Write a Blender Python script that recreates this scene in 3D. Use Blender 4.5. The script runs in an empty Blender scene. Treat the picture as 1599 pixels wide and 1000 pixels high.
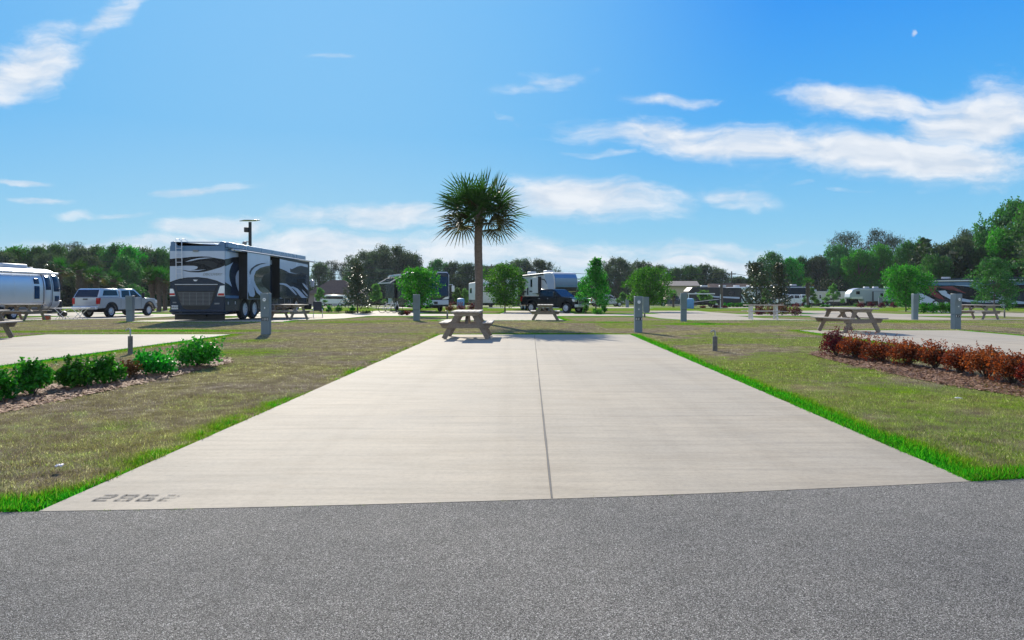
import bpy, bmesh, math, random
import numpy as np
from mathutils import Vector, Matrix
R = math.radians
PI = math.pi
random.seed(7)
rng = np.random.default_rng(7)
sc = bpy.context.scene
COL = sc.collection

# ------------------------------------------------------------------ camera
CAMH = 1.33; F = 1065.0; HOR = 458.0
cam_d = bpy.data.cameras.new('camera'); cam = bpy.data.objects.new('camera', cam_d); COL.objects.link(cam)
cam.location = (0, 0, CAMH); cam.rotation_euler = (R(90), 0, 0)
cam_d.sensor_width = 36; cam_d.lens = 36*F/1599
cam_d.shift_y = -42/1599; cam_d.clip_start = .1; cam_d.clip_end = 9000
sc.camera = cam
sc.render.resolution_x = 1024; sc.render.resolution_y = 640

# ------------------------------------------------------------------ light
SUN_EL, SUN_AZ = 29.0, -16.5            # azimuth from +Y, negative = to the left
sun_d = bpy.data.lights.new('sun', 'SUN'); sun = bpy.data.objects.new('sun', sun_d); COL.objects.link(sun)
sun_d.energy = 4.7; sun_d.angle = R(.5); sun_d.color = (1, .93, .80)
sd = Vector((math.sin(R(SUN_AZ))*math.cos(R(SUN_EL)), math.cos(R(SUN_AZ))*math.cos(R(SUN_EL)), math.sin(R(SUN_EL))))
sun.rotation_euler = sd.to_track_quat('Z', 'Y').to_euler()
sc.view_settings.view_transform = 'Standard'; sc.view_settings.look = 'None'
sc.view_settings.exposure = .58; sc.view_settings.gamma = 1

W = bpy.data.worlds.new('World'); sc.world = W; W.use_nodes = True
def world():
    nt = W.node_tree; N = nt.nodes; L = nt.links
    for n in list(N): N.remove(n)
    out = N.new('ShaderNodeOutputWorld'); bg = N.new('ShaderNodeBackground')
    sky = N.new('ShaderNodeTexSky'); sky.sky_type = 'NISHITA'; sky.sun_disc = False
    sky.sun_elevation = R(SUN_EL); sky.sun_rotation = R(SUN_AZ)
    sky.air_density = 1.0; sky.dust_density = .55; sky.ozone_density = 2.2; sky.altitude = 0
    hsv = N.new('ShaderNodeHueSaturation'); hsv.inputs['Saturation'].default_value = 1.28
    hsv.inputs['Hue'].default_value = .492
    L.new(sky.outputs[0], hsv.inputs['Color'])
    tc = N.new('ShaderNodeTexCoord'); sep = N.new('ShaderNodeSeparateXYZ'); L.new(tc.outputs['Generated'], sep.inputs[0])
    def M(op, a, b=None, c=None, clamp=False):
        n = N.new('ShaderNodeMath'); n.operation = op; n.use_clamp = clamp
        for i, q in enumerate((a, b, c)):
            if q is None: continue
            if isinstance(q, (int, float)): n.inputs[i].default_value = q
            else: L.new(q, n.inputs[i])
        return n.outputs[0]
    ay = M('MAXIMUM', M('ABSOLUTE', sep.outputs[1]), .05)
    u = M('DIVIDE', sep.outputs[0], ay); v = M('DIVIDE', sep.outputs[2], ay)
    cmb = N.new('ShaderNodeCombineXYZ'); L.new(u, cmb.inputs[0]); L.new(v, cmb.inputs[1])
    def V(op, a, b):
        n = N.new('ShaderNodeVectorMath'); n.operation = op
        for i, q in enumerate((a, b)):
            if isinstance(q, tuple): n.inputs[i].default_value = q
            else: L.new(q, n.inputs[i])
        return n.outputs
    lum = V('DOT_PRODUCT', hsv.outputs[0], (.25, .45, .30))['Value']
    gain = M('DIVIDE', 7.5, M('ADD', lum, 5.5)); scn = N.new('ShaderNodeVectorMath'); scn.operation = 'SCALE'; L.new(hsv.outputs[0], scn.inputs[0]); L.new(gain, scn.inputs['Scale'])
    el = N.new('ShaderNodeMapRange'); el.inputs['From Max'].default_value = .62; L.new(M('ABSOLUTE', sep.outputs[2]), el.inputs['Value'])
    def R_(stops):
        r = N.new('ShaderNodeValToRGB'); L.new(el.outputs[0], r.inputs[0]); e = r.color_ramp.elements; e[0].position = 0; e[0].color = (*stops[0][1], 1); e[1].position = stops[1][0]; e[1].color = (*stops[1][1], 1)
        for p_, c_ in stops[2:]: q = e.new(p_); q.color = (*c_, 1)
        return r.outputs[0]
    away = R_([(0, (.44, .72, .90)), (.14, (.26, .63, .92)), (.36, (.085, .455, .96)), (.62, (.025, .32, .97)), (1, (.01, .18, .75))])
    near = R_([(0, (.54, .77, .88)), (.14, (.36, .69, .91)), (.36, (.20, .57, .94)), (.62, (.17, .54, .97)), (1, (.24, .52, .93))])
    dt = V('DOT_PRODUCT', tc.outputs['Generated'], tuple(sd))['Value']
    nr = N.new('ShaderNodeMapRange'); nr.interpolation_type = 'SMOOTHSTEP'; nr.inputs['From Min'].default_value = .80; nr.inputs['From Max'].default_value = 1.0; L.new(dt, nr.inputs['Value'])
    gm = N.new('ShaderNodeMixRGB'); L.new(nr.outputs[0], gm.inputs[0]); L.new(away, gm.inputs[1]); L.new(near, gm.inputs[2])
    gs = N.new('ShaderNodeVectorMath'); gs.operation = 'SCALE'; L.new(gm.outputs[0], gs.inputs[0]); gs.inputs['Scale'].default_value = 6.4
    skm = N.new('ShaderNodeMixRGB'); skm.inputs[0].default_value = .90; L.new(scn.outputs[0], skm.inputs[1]); L.new(gs.outputs[0], skm.inputs[2])
    # domain warp so the cloud outlines tear into wisps
    nw = N.new('ShaderNodeTexNoise'); nw.inputs['Scale'].default_value = 7; nw.inputs['Detail'].default_value = 10
    L.new(cmb.outputs[0], nw.inputs['Vector'])
    vs = N.new('ShaderNodeVectorMath'); vs.operation = 'SUBTRACT'; L.new(nw.outputs['Color'], vs.inputs[0]); vs.inputs[1].default_value = (.5, .5, .5)
    vm = N.new('ShaderNodeVectorMath'); vm.operation = 'MULTIPLY_ADD'; L.new(vs.outputs[0], vm.inputs[0]); vm.inputs[1].default_value = (.17, .055, 0); L.new(cmb.outputs[0], vm.inputs[2])
    clouds = [ # px, py, rx, ry, angle deg (screen, + = rising right), weight
        (1130, 222, 250, 26, -5, 1.), (1400, 246, 230, 36, -3, 1.05), (1010, 203, 85, 13, -8, .8), (1540, 180, 130, 52, 10, 1.05), (1360, 165, 150, 24, -4, .95),
        (1500, 262, 90, 30, -20, .8), (1270, 152, 40, 14, -5, .7),
        (905, 312, 150, 30, -2, 1.05), (590, 338, 175, 17, -2, .85), (320, 350, 85, 15, 4, .85), (303, 296, 48, 9, 3, .9),
        (45, 95, 100, 50, 25, .85), (150, 45, 95, 16, 40, .55), (5, 140, 30, 34, 0, .9), (95, 85, 30, 40, -30, .6),
        (560, 392, 380, 30, 0, .98), (900, 400, 300, 26, 0, .8), (250, 385, 250, 16, 0, .7), (1090, 412, 130, 11, 0, 1.0), (1060, 420, 260, 14, 0, .8),
        (1165, 312, 70, 17, -6, .62), (1190, 296, 35, 20, 30, .5), (1060, 153, 95, 9, -3, .7), (840, 132, 95, 14, 12, .48), (520, 88, 32, 6, 0, .6),
        (60, 312, 55, 6, -3, .75), (20, 283, 60, 5, -2, .75), (125, 338, 26, 9, 0, .7), (205, 334, 40, 7, 4, .7), (1254, 290, 22, 7, 10, .75),
        (920, 240, 60, 6, 0, .6), (1275, 377, 45, 7, 0, .55), (800, 183, 24, 7, -30, .5), (1320, 300, 45, 5, -4, .5), (1410, 50, 6, 6, 0, .75)]
    acc = None
    for (px, py, rx, ry, an, w) in clouds:
        if rx < 50 and rx > 8: rx *= 1.45; ry *= .8; w *= .86
        mp = N.new('ShaderNodeMapping'); mp.vector_type = 'TEXTURE'
        mp.inputs['Location'].default_value = ((px-800)/F, (HOR-py)/F, 0)
        mp.inputs['Rotation'].default_value = (0, 0, R(an)); mp.inputs['Scale'].default_value = (1.15*rx/F, 1.22*ry/F, 1)
        L.new(vm.outputs[0], mp.inputs['Vector'])
        ln = N.new('ShaderNodeVectorMath'); ln.operation = 'LENGTH'; L.new(mp.outputs[0], ln.inputs[0])
        mr = N.new('ShaderNodeMapRange'); mr.interpolation_type = 'SMOOTHSTEP'
        mr.inputs['From Min'].default_value = 1.45; mr.inputs['From Max'].default_value = .25
        mr.inputs['To Min'].default_value = 0; mr.inputs['To Max'].default_value = w
        L.new(ln.outputs['Value'], mr.inputs['Value'])
        acc = mr.outputs[0] if acc is None else M('MAXIMUM', acc, mr.outputs[0])
    # unseen broad cloud bank, added behind the viewer to brighten and whiten the fill
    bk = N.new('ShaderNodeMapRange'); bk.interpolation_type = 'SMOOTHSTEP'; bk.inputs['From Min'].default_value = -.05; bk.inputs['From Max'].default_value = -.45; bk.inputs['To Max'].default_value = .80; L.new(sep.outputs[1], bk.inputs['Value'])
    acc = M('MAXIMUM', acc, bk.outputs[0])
    mpn = N.new('ShaderNodeMapping'); mpn.inputs['Scale'].default_value = (4.0, 13, 1); mpn.inputs['Rotation'].default_value = (0, 0, R(5)); L.new(vm.outputs[0], mpn.inputs['Vector'])
    n1 = N.new('ShaderNodeTexNoise'); n1.inputs['Scale'].default_value = 1.6; n1.inputs['Detail'].default_value = 13; n1.inputs['Roughness'].default_value = .66
    L.new(mpn.outputs[0], n1.inputs['Vector'])
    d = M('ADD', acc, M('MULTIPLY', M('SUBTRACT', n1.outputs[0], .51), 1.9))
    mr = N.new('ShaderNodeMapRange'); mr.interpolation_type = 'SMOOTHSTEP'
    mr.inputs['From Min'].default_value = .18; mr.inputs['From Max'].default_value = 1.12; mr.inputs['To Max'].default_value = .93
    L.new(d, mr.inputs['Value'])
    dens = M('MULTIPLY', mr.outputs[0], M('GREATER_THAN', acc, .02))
    # cloud colour: white crests and slightly greyer bodies
    n2 = N.new('ShaderNodeTexNoise'); n2.inputs['Scale'].default_value = 3.2; n2.inputs['Detail'].default_value = 5; L.new(mpn.outputs[0], n2.inputs['Vector'])
    cr = N.new('ShaderNodeValToRGB'); cr.color_ramp.elements[0].position = .36; cr.color_ramp.elements[0].color = (4.5, 5.0, 5.7, 1)
    cr.color_ramp.elements[1].position = .62; cr.color_ramp.elements[1].color = (5.9, 6.1, 6.4, 1); L.new(n2.outputs[0], cr.inputs[0])
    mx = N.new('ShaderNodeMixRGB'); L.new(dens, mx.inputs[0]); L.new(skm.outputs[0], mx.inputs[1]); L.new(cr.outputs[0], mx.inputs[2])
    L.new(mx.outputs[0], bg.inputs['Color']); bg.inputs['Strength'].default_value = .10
    L.new(bg.outputs[0], out.inputs['Surface'])
world()

# ------------------------------------------------------------------ layout maths
GP = [(0, 0), (33, 0), (42, -.23), (62, -.42), (86, -.5), (140, -1.35), (200, -1.6), (9000, -1.6)]
def G(y):
    if y <= 0: return 0.
    for (a, za), (b, zb) in zip(GP, GP[1:]):
        if y <= b: return za+(zb-za)*(y-a)/(b-a)
    return GP[-1][1]
def X(px, D): return (px-800)/F*D
def Z(py, D): return CAMH+(HOR-py)*D/F
def gp(px, py):                         # where the sight line through a pixel meets the ground
    D = 2.
    while D < 600:
        if HOR+(CAMH-G(D))/D*F <= py: break
        D += .02 if D < 60 else .1
    return Vector((X(px, D), D, G(D)))

# ------------------------------------------------------------------ tags and objects
def tag(o, label=None, cat=None, group=None, kind=None):
    if label: o['label'] = label
    if cat: o['category'] = cat
    if group: o['group'] = group
    if kind: o['kind'] = kind
    return o
def empty(name, loc=(0, 0, 0), rz=0, label=None, cat=None, group=None):
    o = bpy.data.objects.new(name, None); COL.objects.link(o); o.location = loc; o.rotation_euler = (0, 0, rz)
    o.empty_display_size = .3
    return tag(o, label, cat, group)
def copy_tree(o, parent=None):
    c = o.copy(); COL.objects.link(c); c.parent = parent
    for ch in list(o.children): copy_tree(ch, c)
    return c

class MB:
    def __init__(s): s.v = []; s.f = []; s.m = []
    def add(s, vs, fs, mi=0):
        b = len(s.v); s.v += [tuple(v) for v in vs]; s.f += [tuple(i+b for i in f) for f in fs]; s.m += [mi]*len(fs); return s
    def box(s, x0, x1, y0, y1, z0, z1, mi=0):
        vs = [(x, y, z) for x in (x0, x1) for y in (y0, y1) for z in (z0, z1)]
        return s.add(vs, [(0, 1, 3, 2), (4, 6, 7, 5), (0, 4, 5, 1), (2, 3, 7, 6), (0, 2, 6, 4), (1, 5, 7, 3)], mi)
    def beam(s, p0, p1, w, t, mi=0, side=None, e0=0, e1=0):
        p0 = Vector(p0); p1 = Vector(p1); d = (p1-p0).normalized()
        sd_ = Vector(side) if side else (d.cross(Vector((0, 0, 1))) if abs(d.z) < .95 else Vector((1, 0, 0)))
        sd_ = (sd_-d*sd_.dot(d)).normalized(); up = d.cross(sd_).normalized()
        vs = []
        for p in (p0, p1):
            for a in (-1, 1):
                for b in (-1, 1): vs.append(p+sd_*a*w/2+up*b*t/2)
        return s.add(vs, [(0, 1, 3, 2), (4, 6, 7, 5), (0, 4, 5, 1), (2, 3, 7, 6), (0, 2, 6, 4), (1, 5, 7, 3)], mi)
    def prism(s, pts, ax, a, b, mi=0, warp=None):
        n = len(pts); vs = []
        for q in (a, b):
            for (p, r) in pts:
                if ax == 'y': v = (p, q, r)
                elif ax == 'x': v = (q, p, r)
                else: v = (p, r, q)
                vs.append(warp(v) if warp else v)
        fs = [tuple(range(n))[::-1], tuple(range(n, 2*n))]+[(i, (i+1) % n, n+(i+1) % n, n+i) for i in range(n)]
        return s.add(vs, fs, mi)
    def tube(s, path, rad, n=8, mi=0, cap=True):
        P = [Vector(p) for p in path]; k = len(P)
        if not hasattr(rad, '__len__'): rad = [rad]*k
        vs = []; ref = None
        for i, p in enumerate(P):
            d = (P[min(i+1, k-1)]-P[max(i-1, 0)]).normalized()
            if ref is None: ref = Vector((1, 0, 0)) if abs(d.x) < .9 else Vector((0, 1, 0))
            a = (ref-d*ref.dot(d)).normalized(); b = d.cross(a); ref = a
            for j in range(n):
                t = 2*PI*j/n; vs.append(p+(a*math.cos(t)+b*math.sin(t))*rad[i])
        fs = [(i*n+j, i*n+(j+1) % n, (i+1)*n+(j+1) % n, (i+1)*n+j) for i in range(k-1) for j in range(n)]
        if cap: fs += [tuple(range(n))[::-1], tuple(range((k-1)*n, k*n))]
        return s.add(vs, fs, mi)
    def cyl(s, p0, p1, r0, r1=None, n=16, mi=0): return s.tube([p0, p1], [r0, r0 if r1 is None else r1], n, mi)
    def lathe(s, prof, n=24, mi=0, c=(0, 0, 0), ax='y', caps=True):     # prof: (radius, along)
        vs = []
        for (r, t) in prof:
            for j in range(n):
                a = 2*PI*j/n; u, w = r*math.cos(a), r*math.sin(a)
                vs.append((c[0]+u, c[1]+t, c[2]+w) if ax == 'y' else (c[0]+u, c[1]+w, c[2]+t))
        k = len(prof)
        fs = [(i*n+j, i*n+(j+1) % n, (i+1)*n+(j+1) % n, (i+1)*n+j) for i in range(k-1) for j in range(n)]
        if caps: fs += [tuple(range(n))[::-1], tuple(range((k-1)*n, k*n))]
        return s.add(vs, fs, mi)
    def ell(s, c, r, nu=12, nv=8, mi=0):
        vs = [(c[0], c[1], c[2]-r[2])]
        for i in range(1, nv):
            p = -PI/2+PI*i/nv
            for j in range(nu):
                t = 2*PI*j/nu; vs.append((c[0]+r[0]*math.cos(p)*math.cos(t), c[1]+r[1]*math.cos(p)*math.sin(t), c[2]+r[2]*math.sin(p)))
        vs.append((c[0], c[1], c[2]+r[2])); T = len(vs)-1
        fs = [(0, 1+(j+1) % nu, 1+j) for j in range(nu)]
        for i in range(nv-2):
            for j in range(nu):
                a = 1+i*nu; fs.append((a+j, a+(j+1) % nu, a+nu+(j+1) % nu, a+nu+j))
        a = 1+(nv-2)*nu; fs += [(T, a+j, a+(j+1) % nu) for j in range(nu)]
        return s.add(vs, fs, mi)
    def build(s, name, mats, parent=None, bevel=0, seg=2, smooth=False, loc=None, angle=35):
        me = bpy.data.meshes.new(name); me.from_pydata(s.v, [], s.f)
        if not isinstance(mats, (list, tuple)): mats = [mats]
        for m in mats: me.materials.append(m)
        me.polygons.foreach_set('material_index', s.m)
        bm = bmesh.new(); bm.from_mesh(me); bmesh.ops.recalc_face_normals(bm, faces=bm.faces)
        if smooth or bevel:
            for f in bm.faces: f.smooth = True
            for e in bm.edges:
                if len(e.link_faces) == 2 and e.calc_face_angle(0) > R(angle): e.smooth = False
        bm.to_mesh(me); bm.free()
        o = bpy.data.objects.new(name, me); COL.objects.link(o); o.parent = parent
        if loc is not None: o.location = loc
        if bevel:
            b = o.modifiers.new('bevel', 'BEVEL'); b.width = bevel; b.segments = seg; b.limit_method = 'ANGLE'; b.angle_limit = R(angle)
            b.harden_normals = False
        return o

def npmesh(name, verts, faces, mats, attr=None):
    verts = np.asarray(verts, dtype=np.float32).reshape(-1, 3); faces = np.asarray(faces, dtype=np.int32)
    me = bpy.data.meshes.new(name); n, k = faces.shape
    me.vertices.add(len(verts)); me.vertices.foreach_set('co', verts.ravel())
    me.loops.add(n*k); me.loops.foreach_set('vertex_index', faces.ravel())
    me.polygons.add(n); me.polygons.foreach_set('loop_start', np.arange(0, n*k, k, dtype=np.int32))
    me.update(calc_edges=True)
    if attr:
        for nm, vals in attr.items():
            a = me.attributes.new(nm, 'FLOAT', 'POINT'); a.data.foreach_set('value', np.asarray(vals, dtype=np.float32))
    if not isinstance(mats, (list, tuple)): mats = [mats]
    for m in mats: me.materials.append(m)
    me.validate()
    return me
def link(name, me, parent=None):
    o = bpy.data.objects.new(name, me); COL.objects.link(o); o.parent = parent; return o

# ------------------------------------------------------------------ materials
def newmat(name):
    m = bpy.data.materials.new(name); m.use_nodes = True
    return m, m.node_tree.nodes, m.node_tree.links, m.node_tree.nodes['Principled BSDF']
def noise(N, L, scale, detail=4, rough=.55, vec=None, dist=0):
    n = N.new('ShaderNodeTexNoise'); n.inputs['Scale'].default_value = scale; n.inputs['Detail'].default_value = detail
    n.inputs['Roughness'].default_value = rough; n.inputs['Distortion'].default_value = dist
    if vec is not None: L.new(vec, n.inputs['Vector'])
    return n.outputs[0]
def ramp(N, L, src, stops):
    r = N.new('ShaderNodeValToRGB'); L.new(src, r.inputs[0]); e = r.color_ramp.elements
    while len(e) > 1: e.remove(e[-1])
    e[0].position = stops[0][0]; e[0].color = (*stops[0][1], 1) if len(stops[0][1]) == 3 else stops[0][1]
    for p, c in stops[1:]:
        q = e.new(p); q.color = (*c, 1)
    return r.outputs[0]
def mix(N, L, fac, a, b, mode='MIX'):
    m = N.new('ShaderNodeMixRGB'); m.blend_type = mode
    for i, q in enumerate((fac, a, b)):
        if isinstance(q, (int, float)): m.inputs[i].default_value = q if i == 0 else (q, q, q, 1)
        elif isinstance(q, tuple): m.inputs[i].default_value = (*q, 1)
        else: L.new(q, m.inputs[i])
    return m.outputs[0]
def math_(N, L, op, a, b=0., clamp=False):
    m = N.new('ShaderNodeMath'); m.operation = op; m.use_clamp = clamp
    for i, q in enumerate((a, b)):
        if isinstance(q, (int, float)): m.inputs[i].default_value = q
        else: L.new(q, m.inputs[i])
    return m.outputs[0]
def bump(N, L, bsdf, h, strength=.5, dist=.01):
    b = N.new('ShaderNodeBump'); b.inputs['Strength'].default_value = strength; b.inputs['Distance'].default_value = dist
    L.new(h, b.inputs['Height']); L.new(b.outputs[0], bsdf.inputs['Normal'])
def coords(N, L, kind='Object', scale=(1, 1, 1), rot=(0, 0, 0)):
    t = N.new('ShaderNodeTexCoord'); m = N.new('ShaderNodeMapping'); m.inputs['Scale'].default_value = scale; m.inputs['Rotation'].default_value = rot
    L.new(t.outputs[kind], m.inputs[0]); return m.outputs[0]
def wpos(N, L, scale=(1, 1, 1)):
    t = N.new('ShaderNodeNewGeometry'); m = N.new('ShaderNodeMapping'); m.inputs['Scale'].default_value = scale
    L.new(t.outputs['Position'], m.inputs[0]); return m.outputs[0]

MC = {}
def plain(name, col, rough=.5, metal=0., var=.12, nscale=6, coat=0., spec=.5):
    if name in MC: return MC[name]
    m, N, L, b = newmat(name)
    v = coords(N, L); n = noise(N, L, nscale, 5, .6, v)
    c = ramp(N, L, n, [(.3, tuple(x*(1-var) for x in col)), (.7, tuple(min(1, x*(1+var)) for x in col))])
    L.new(c, b.inputs['Base Color']); b.inputs['Metallic'].default_value = metal
    rr = math_(N, L, 'ADD', math_(N, L, 'MULTIPLY', n, .16), max(.02, rough-.08)); L.new(rr, b.inputs['Roughness'])
    b.inputs['Coat Weight'].default_value = coat; b.inputs['Coat Roughness'].default_value = .06
    b.inputs['Specular IOR Level'].default_value = spec
    MC[name] = m; return m

def leafmat(name, c0, c1, c2, trans=.38, tcol=None, rough=.6, nscale=.9, spec=.15, gloss=None):
    m, N, L, b = newmat(name)
    v = coords(N, L); n1 = noise(N, L, nscale, 3, .6, v)
    n2 = noise(N, L, nscale*9, 2, .6, v)
    k = math_(N, L, 'ADD', math_(N, L, 'MULTIPLY', n1, .5), math_(N, L, 'MULTIPLY', n2, .5))
    c = ramp(N, L, k, [(.34, c0), (.5, c1), (.66, c2)])
    oi = N.new('ShaderNodeObjectInfo')
    h = N.new('ShaderNodeHueSaturation'); L.new(c, h.inputs['Color'])
    L.new(math_(N, L, 'ADD', math_(N, L, 'MULTIPLY', oi.outputs['Random'], .04), .48), h.inputs['Hue'])
    L.new(math_(N, L, 'ADD', math_(N, L, 'MULTIPLY', oi.outputs['Random'], .55), .72), h.inputs['Value'])
    L.new(h.outputs[0], b.inputs['Base Color']); b.inputs['Roughness'].default_value = rough; b.inputs['Specular IOR Level'].default_value = spec
    t = N.new('ShaderNodeBsdfTranslucent'); tc_ = mix(N, L, 1., h.outputs[0], tcol or (1.5, 1.7, .7), 'MULTIPLY'); L.new(tc_, t.inputs['Color'])
    ms = N.new('ShaderNodeMixShader'); ms.inputs[0].default_value = trans
    out = N['Material Output']; L.new(b.outputs[0], ms.inputs[1]); L.new(t.outputs[0], ms.inputs[2]); L.new(ms.outputs[0], out.inputs['Surface'])
    return m

# ground: dormant brown turf, greener where the 'green' attribute says it grows
def turf_mat(name, blade=False):
    m, N, L, b = newmat(name)
    at_ = N.new('ShaderNodeAttribute'); at_.attribute_name = 'green'
    p = wpos(N, L)
    big = noise(N, L, .55, 5, .6, p); mid = noise(N, L, 3.5, 5, .65, p); fine = noise(N, L, 70, 3, .7, p)
    vfine = noise(N, L, 190, 2, .7, p)
    if blade:
        ar = N.new('ShaderNodeAttribute'); ar.attribute_name = 'rnd'; fine = math_(N, L, 'ADD', math_(N, L, 'MULTIPLY', ar.outputs['Fac'], .5), .25)
    dry = ramp(N, L, math_(N, L, 'ADD', math_(N, L, 'MULTIPLY', mid, .45), math_(N, L, 'MULTIPLY', fine, .55)),
               [(.30, (.06, .05, .028)), (.46, (.195, .162, .10)), (.56, (.32, .27, .17)), (.68, (.58, .52, .39))] if not blade else
               [(.30, (.075, .06, .034)), (.46, (.185, .152, .09)), (.58, (.36, .305, .19)), (.68, (.80, .73, .55))])
    pat = ramp(N, L, big, [(.40, (.92, .88, .98)), (.62, (1.08, 1.12, .82))])
    dry = mix(N, L, 1., dry, pat, 'MULTIPLY')
    grn = ramp(N, L, math_(N, L, 'ADD', math_(N, L, 'MULTIPLY', mid, .4), math_(N, L, 'MULTIPLY', fine, .6)),
               [(.30, (.045, .105, .008)), (.50, (.135, .235, .012)), (.70, (.29, .38, .03))])
    lush = ramp(N, L, fine, [(.30, (.006, .10, .006)), (.50, (.02, .27, .012)), (.70, (.10, .46, .02))])
    g = at_.outputs['Fac']
    jit = math_(N, L, 'MULTIPLY', math_(N, L, 'SUBTRACT', mid, .5), .9)
    gj = math_(N, L, 'ADD', g, jit)
    f1 = N.new('ShaderNodeMapRange'); f1.inputs['From Min'].default_value = .15; f1.inputs['From Max'].default_value = .62; L.new(gj, f1.inputs['Value'])
    f2 = N.new('ShaderNodeMapRange'); f2.inputs['From Min'].default_value = .62; f2.inputs['From Max'].default_value = 1.0; L.new(gj, f2.inputs['Value'])
    c = mix(N, L, f1.outputs[0], dry, grn); c = mix(N, L, f2.outputs[0], c, lush)
    L.new(c, b.inputs['Base Color']); b.inputs['Roughness'].default_value = .9; b.inputs['Specular IOR Level'].default_value = .0
    if blade:
        t = N.new('ShaderNodeBsdfTranslucent'); L.new(mix(N, L, 1., c, (1.35, 1.5, .9), 'MULTIPLY'), t.inputs['Color'])
        ms = N.new('ShaderNodeMixShader'); ms.inputs[0].default_value = .4
        L.new(b.outputs[0], ms.inputs[1]); L.new(t.outputs[0], ms.inputs[2]); L.new(ms.outputs[0], N['Material Output'].inputs['Surface'])
    else:
        h = math_(N, L, 'ADD', fine, math_(N, L, 'MULTIPLY', vfine, .6)); bump(N, L, b, h, .8, .03)
    return m
M_TURF = turf_mat('turf'); M_BLADE = turf_mat('grass_blades', True)

def concrete_mat(name='concrete', col=(.405, .352, .268)):
    m, N, L, b = newmat(name)
    p = wpos(N, L); ps = wpos(N, L, (1, 14, 1)); pt = wpos(N, L, (3, 110, 1)); pd = wpos(N, L, (6, 60, 1))
    big = noise(N, L, .32, 5, .6, p); st = noise(N, L, .8, 6, .65, ps); ft = noise(N, L, 2.5, 4, .7, pt); gr = noise(N, L, 160, 2, .7, p)
    warm = ramp(N, L, big, [(.35, tuple(c*.93 for c in col)), (.65, (col[0]*1.05, col[1]*1.02, col[2]*.97))])
    c = mix(N, L, 1., warm, ramp(N, L, st, [(.32, (.87, .88, .89)), (.55, (1.02, 1.02, 1.02)), (.75, (1.08, 1.07, 1.06))]), 'MULTIPLY')
    c = mix(N, L, 1., c, ramp(N, L, ft, [(.3, (.90, .90, .90)), (.7, (1.06, 1.06, 1.06))]), 'MULTIPLY')
    c = mix(N, L, 1., c, ramp(N, L, gr, [(.25, (.84, .84, .85)), (.5, (1, 1, 1)), (.75, (1.08, 1.08, 1.08))]), 'MULTIPLY')
    md = noise(N, L, 26, 5, .75, p); c = mix(N, L, 1., c, ramp(N, L, md, [(.32, (.88, .88, .89)), (.5, (1, 1, 1)), (.7, (1.07, 1.07, 1.06))]), 'MULTIPLY')
    dash = noise(N, L, .9, 3, .5, pd)
    c = mix(N, L, ramp(N, L, dash, [(.70, (0, 0, 0)), (.74, (.8, .8, .8))]), c, (.20, .19, .18))
    tyre = noise(N, L, .7, 5, .7, wpos(N, L, (.9, 4.5, 1)), .6)
    c = mix(N, L, 1., c, ramp(N, L, tyre, [(.38, (.92, .91, .90)), (.52, (1, 1, 1)), (.66, (1.04, 1.03, 1.02))]), 'MULTIPLY')
    band = noise(N, L, 1.0, 3, .5, wpos(N, L, (2.1, .05, 1)))
    c = mix(N, L, 1., c, ramp(N, L, band, [(.36, (.93, .925, .92)), (.52, (1.01, 1.01, 1.01)), (.7, (1.02, 1.02, 1.02))]), 'MULTIPLY')
    bl = noise(N, L, 1.3, 7, .75, p, .8); c = mix(N, L, ramp(N, L, bl, [(.56, (0, 0, 0)), (.72, (.36, .36, .36))]), c, (.26, .235, .20))
    scr = noise(N, L, 1.1, 4, .6, wpos(N, L, (2.2, 150, 1)))
    c = mix(N, L, ramp(N, L, scr, [(.66, (0, 0, 0)), (.72, (.5, .5, .5))]), c, (.22, .20, .19))
    spot = noise(N, L, 2.2, 6, .7, p)
    c = mix(N, L, ramp(N, L, spot, [(.68, (0, 0, 0)), (.82, (.45, .45, .45))]), c, (.30, .28, .26))
    L.new(c, b.inputs['Base Color']); b.inputs['Roughness'].default_value = .82; b.inputs['Specular IOR Level'].default_value = .3
    bump(N, L, b, math_(N, L, 'ADD', math_(N, L, 'MULTIPLY', ft, .6), gr), .25, .004)
    return m
M_CONC = concrete_mat()

def asphalt_mat():
    m, N, L, b = newmat('asphalt')
    p = wpos(N, L); big = noise(N, L, .5, 5, .6, p); mid = noise(N, L, 6, 4, .6, p)
    vo = N.new('ShaderNodeTexVoronoi'); vo.inputs['Scale'].default_value = 270; L.new(p, vo.inputs['Vector'])
    sp = N.new('ShaderNodeSeparateColor'); L.new(vo.outputs['Color'], sp.inputs[0])
    stone = ramp(N, L, sp.outputs[0], [(0, (.07, .064, .053)), (.33, (.17, .158, .134)), (.68, (.31, .288, .248)), (.90, (.46, .43, .375)), (1, (.85, .80, .71))])
    gap = ramp(N, L, vo.outputs['Distance'], [(.35, (1.12, 1.12, 1.12)), (.72, (.48, .48, .48))])
    c = mix(N, L, 1., stone, gap, 'MULTIPLY')
    c = mix(N, L, 1., c, ramp(N, L, big, [(.32, (.80, .81, .83)), (.5, (.98, .98, .98)), (.68, (1.12, 1.11, 1.10))]), 'MULTIPLY')
    c = mix(N, L, 1., c, ramp(N, L, mid, [(.3, (.88, .88, .88)), (.7, (1.06, 1.06, 1.06))]), 'MULTIPLY')
    L.new(c, b.inputs['Base Color']); b.inputs['Roughness'].default_value = .85; b.inputs['Specular IOR Level'].default_value = .18
    h = math_(N, L, 'SUBTRACT', 1., vo.outputs['Distance'])
    bump(N, L, b, h, .8, .008)
    return m
M_ASPH = asphalt_mat()

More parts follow.
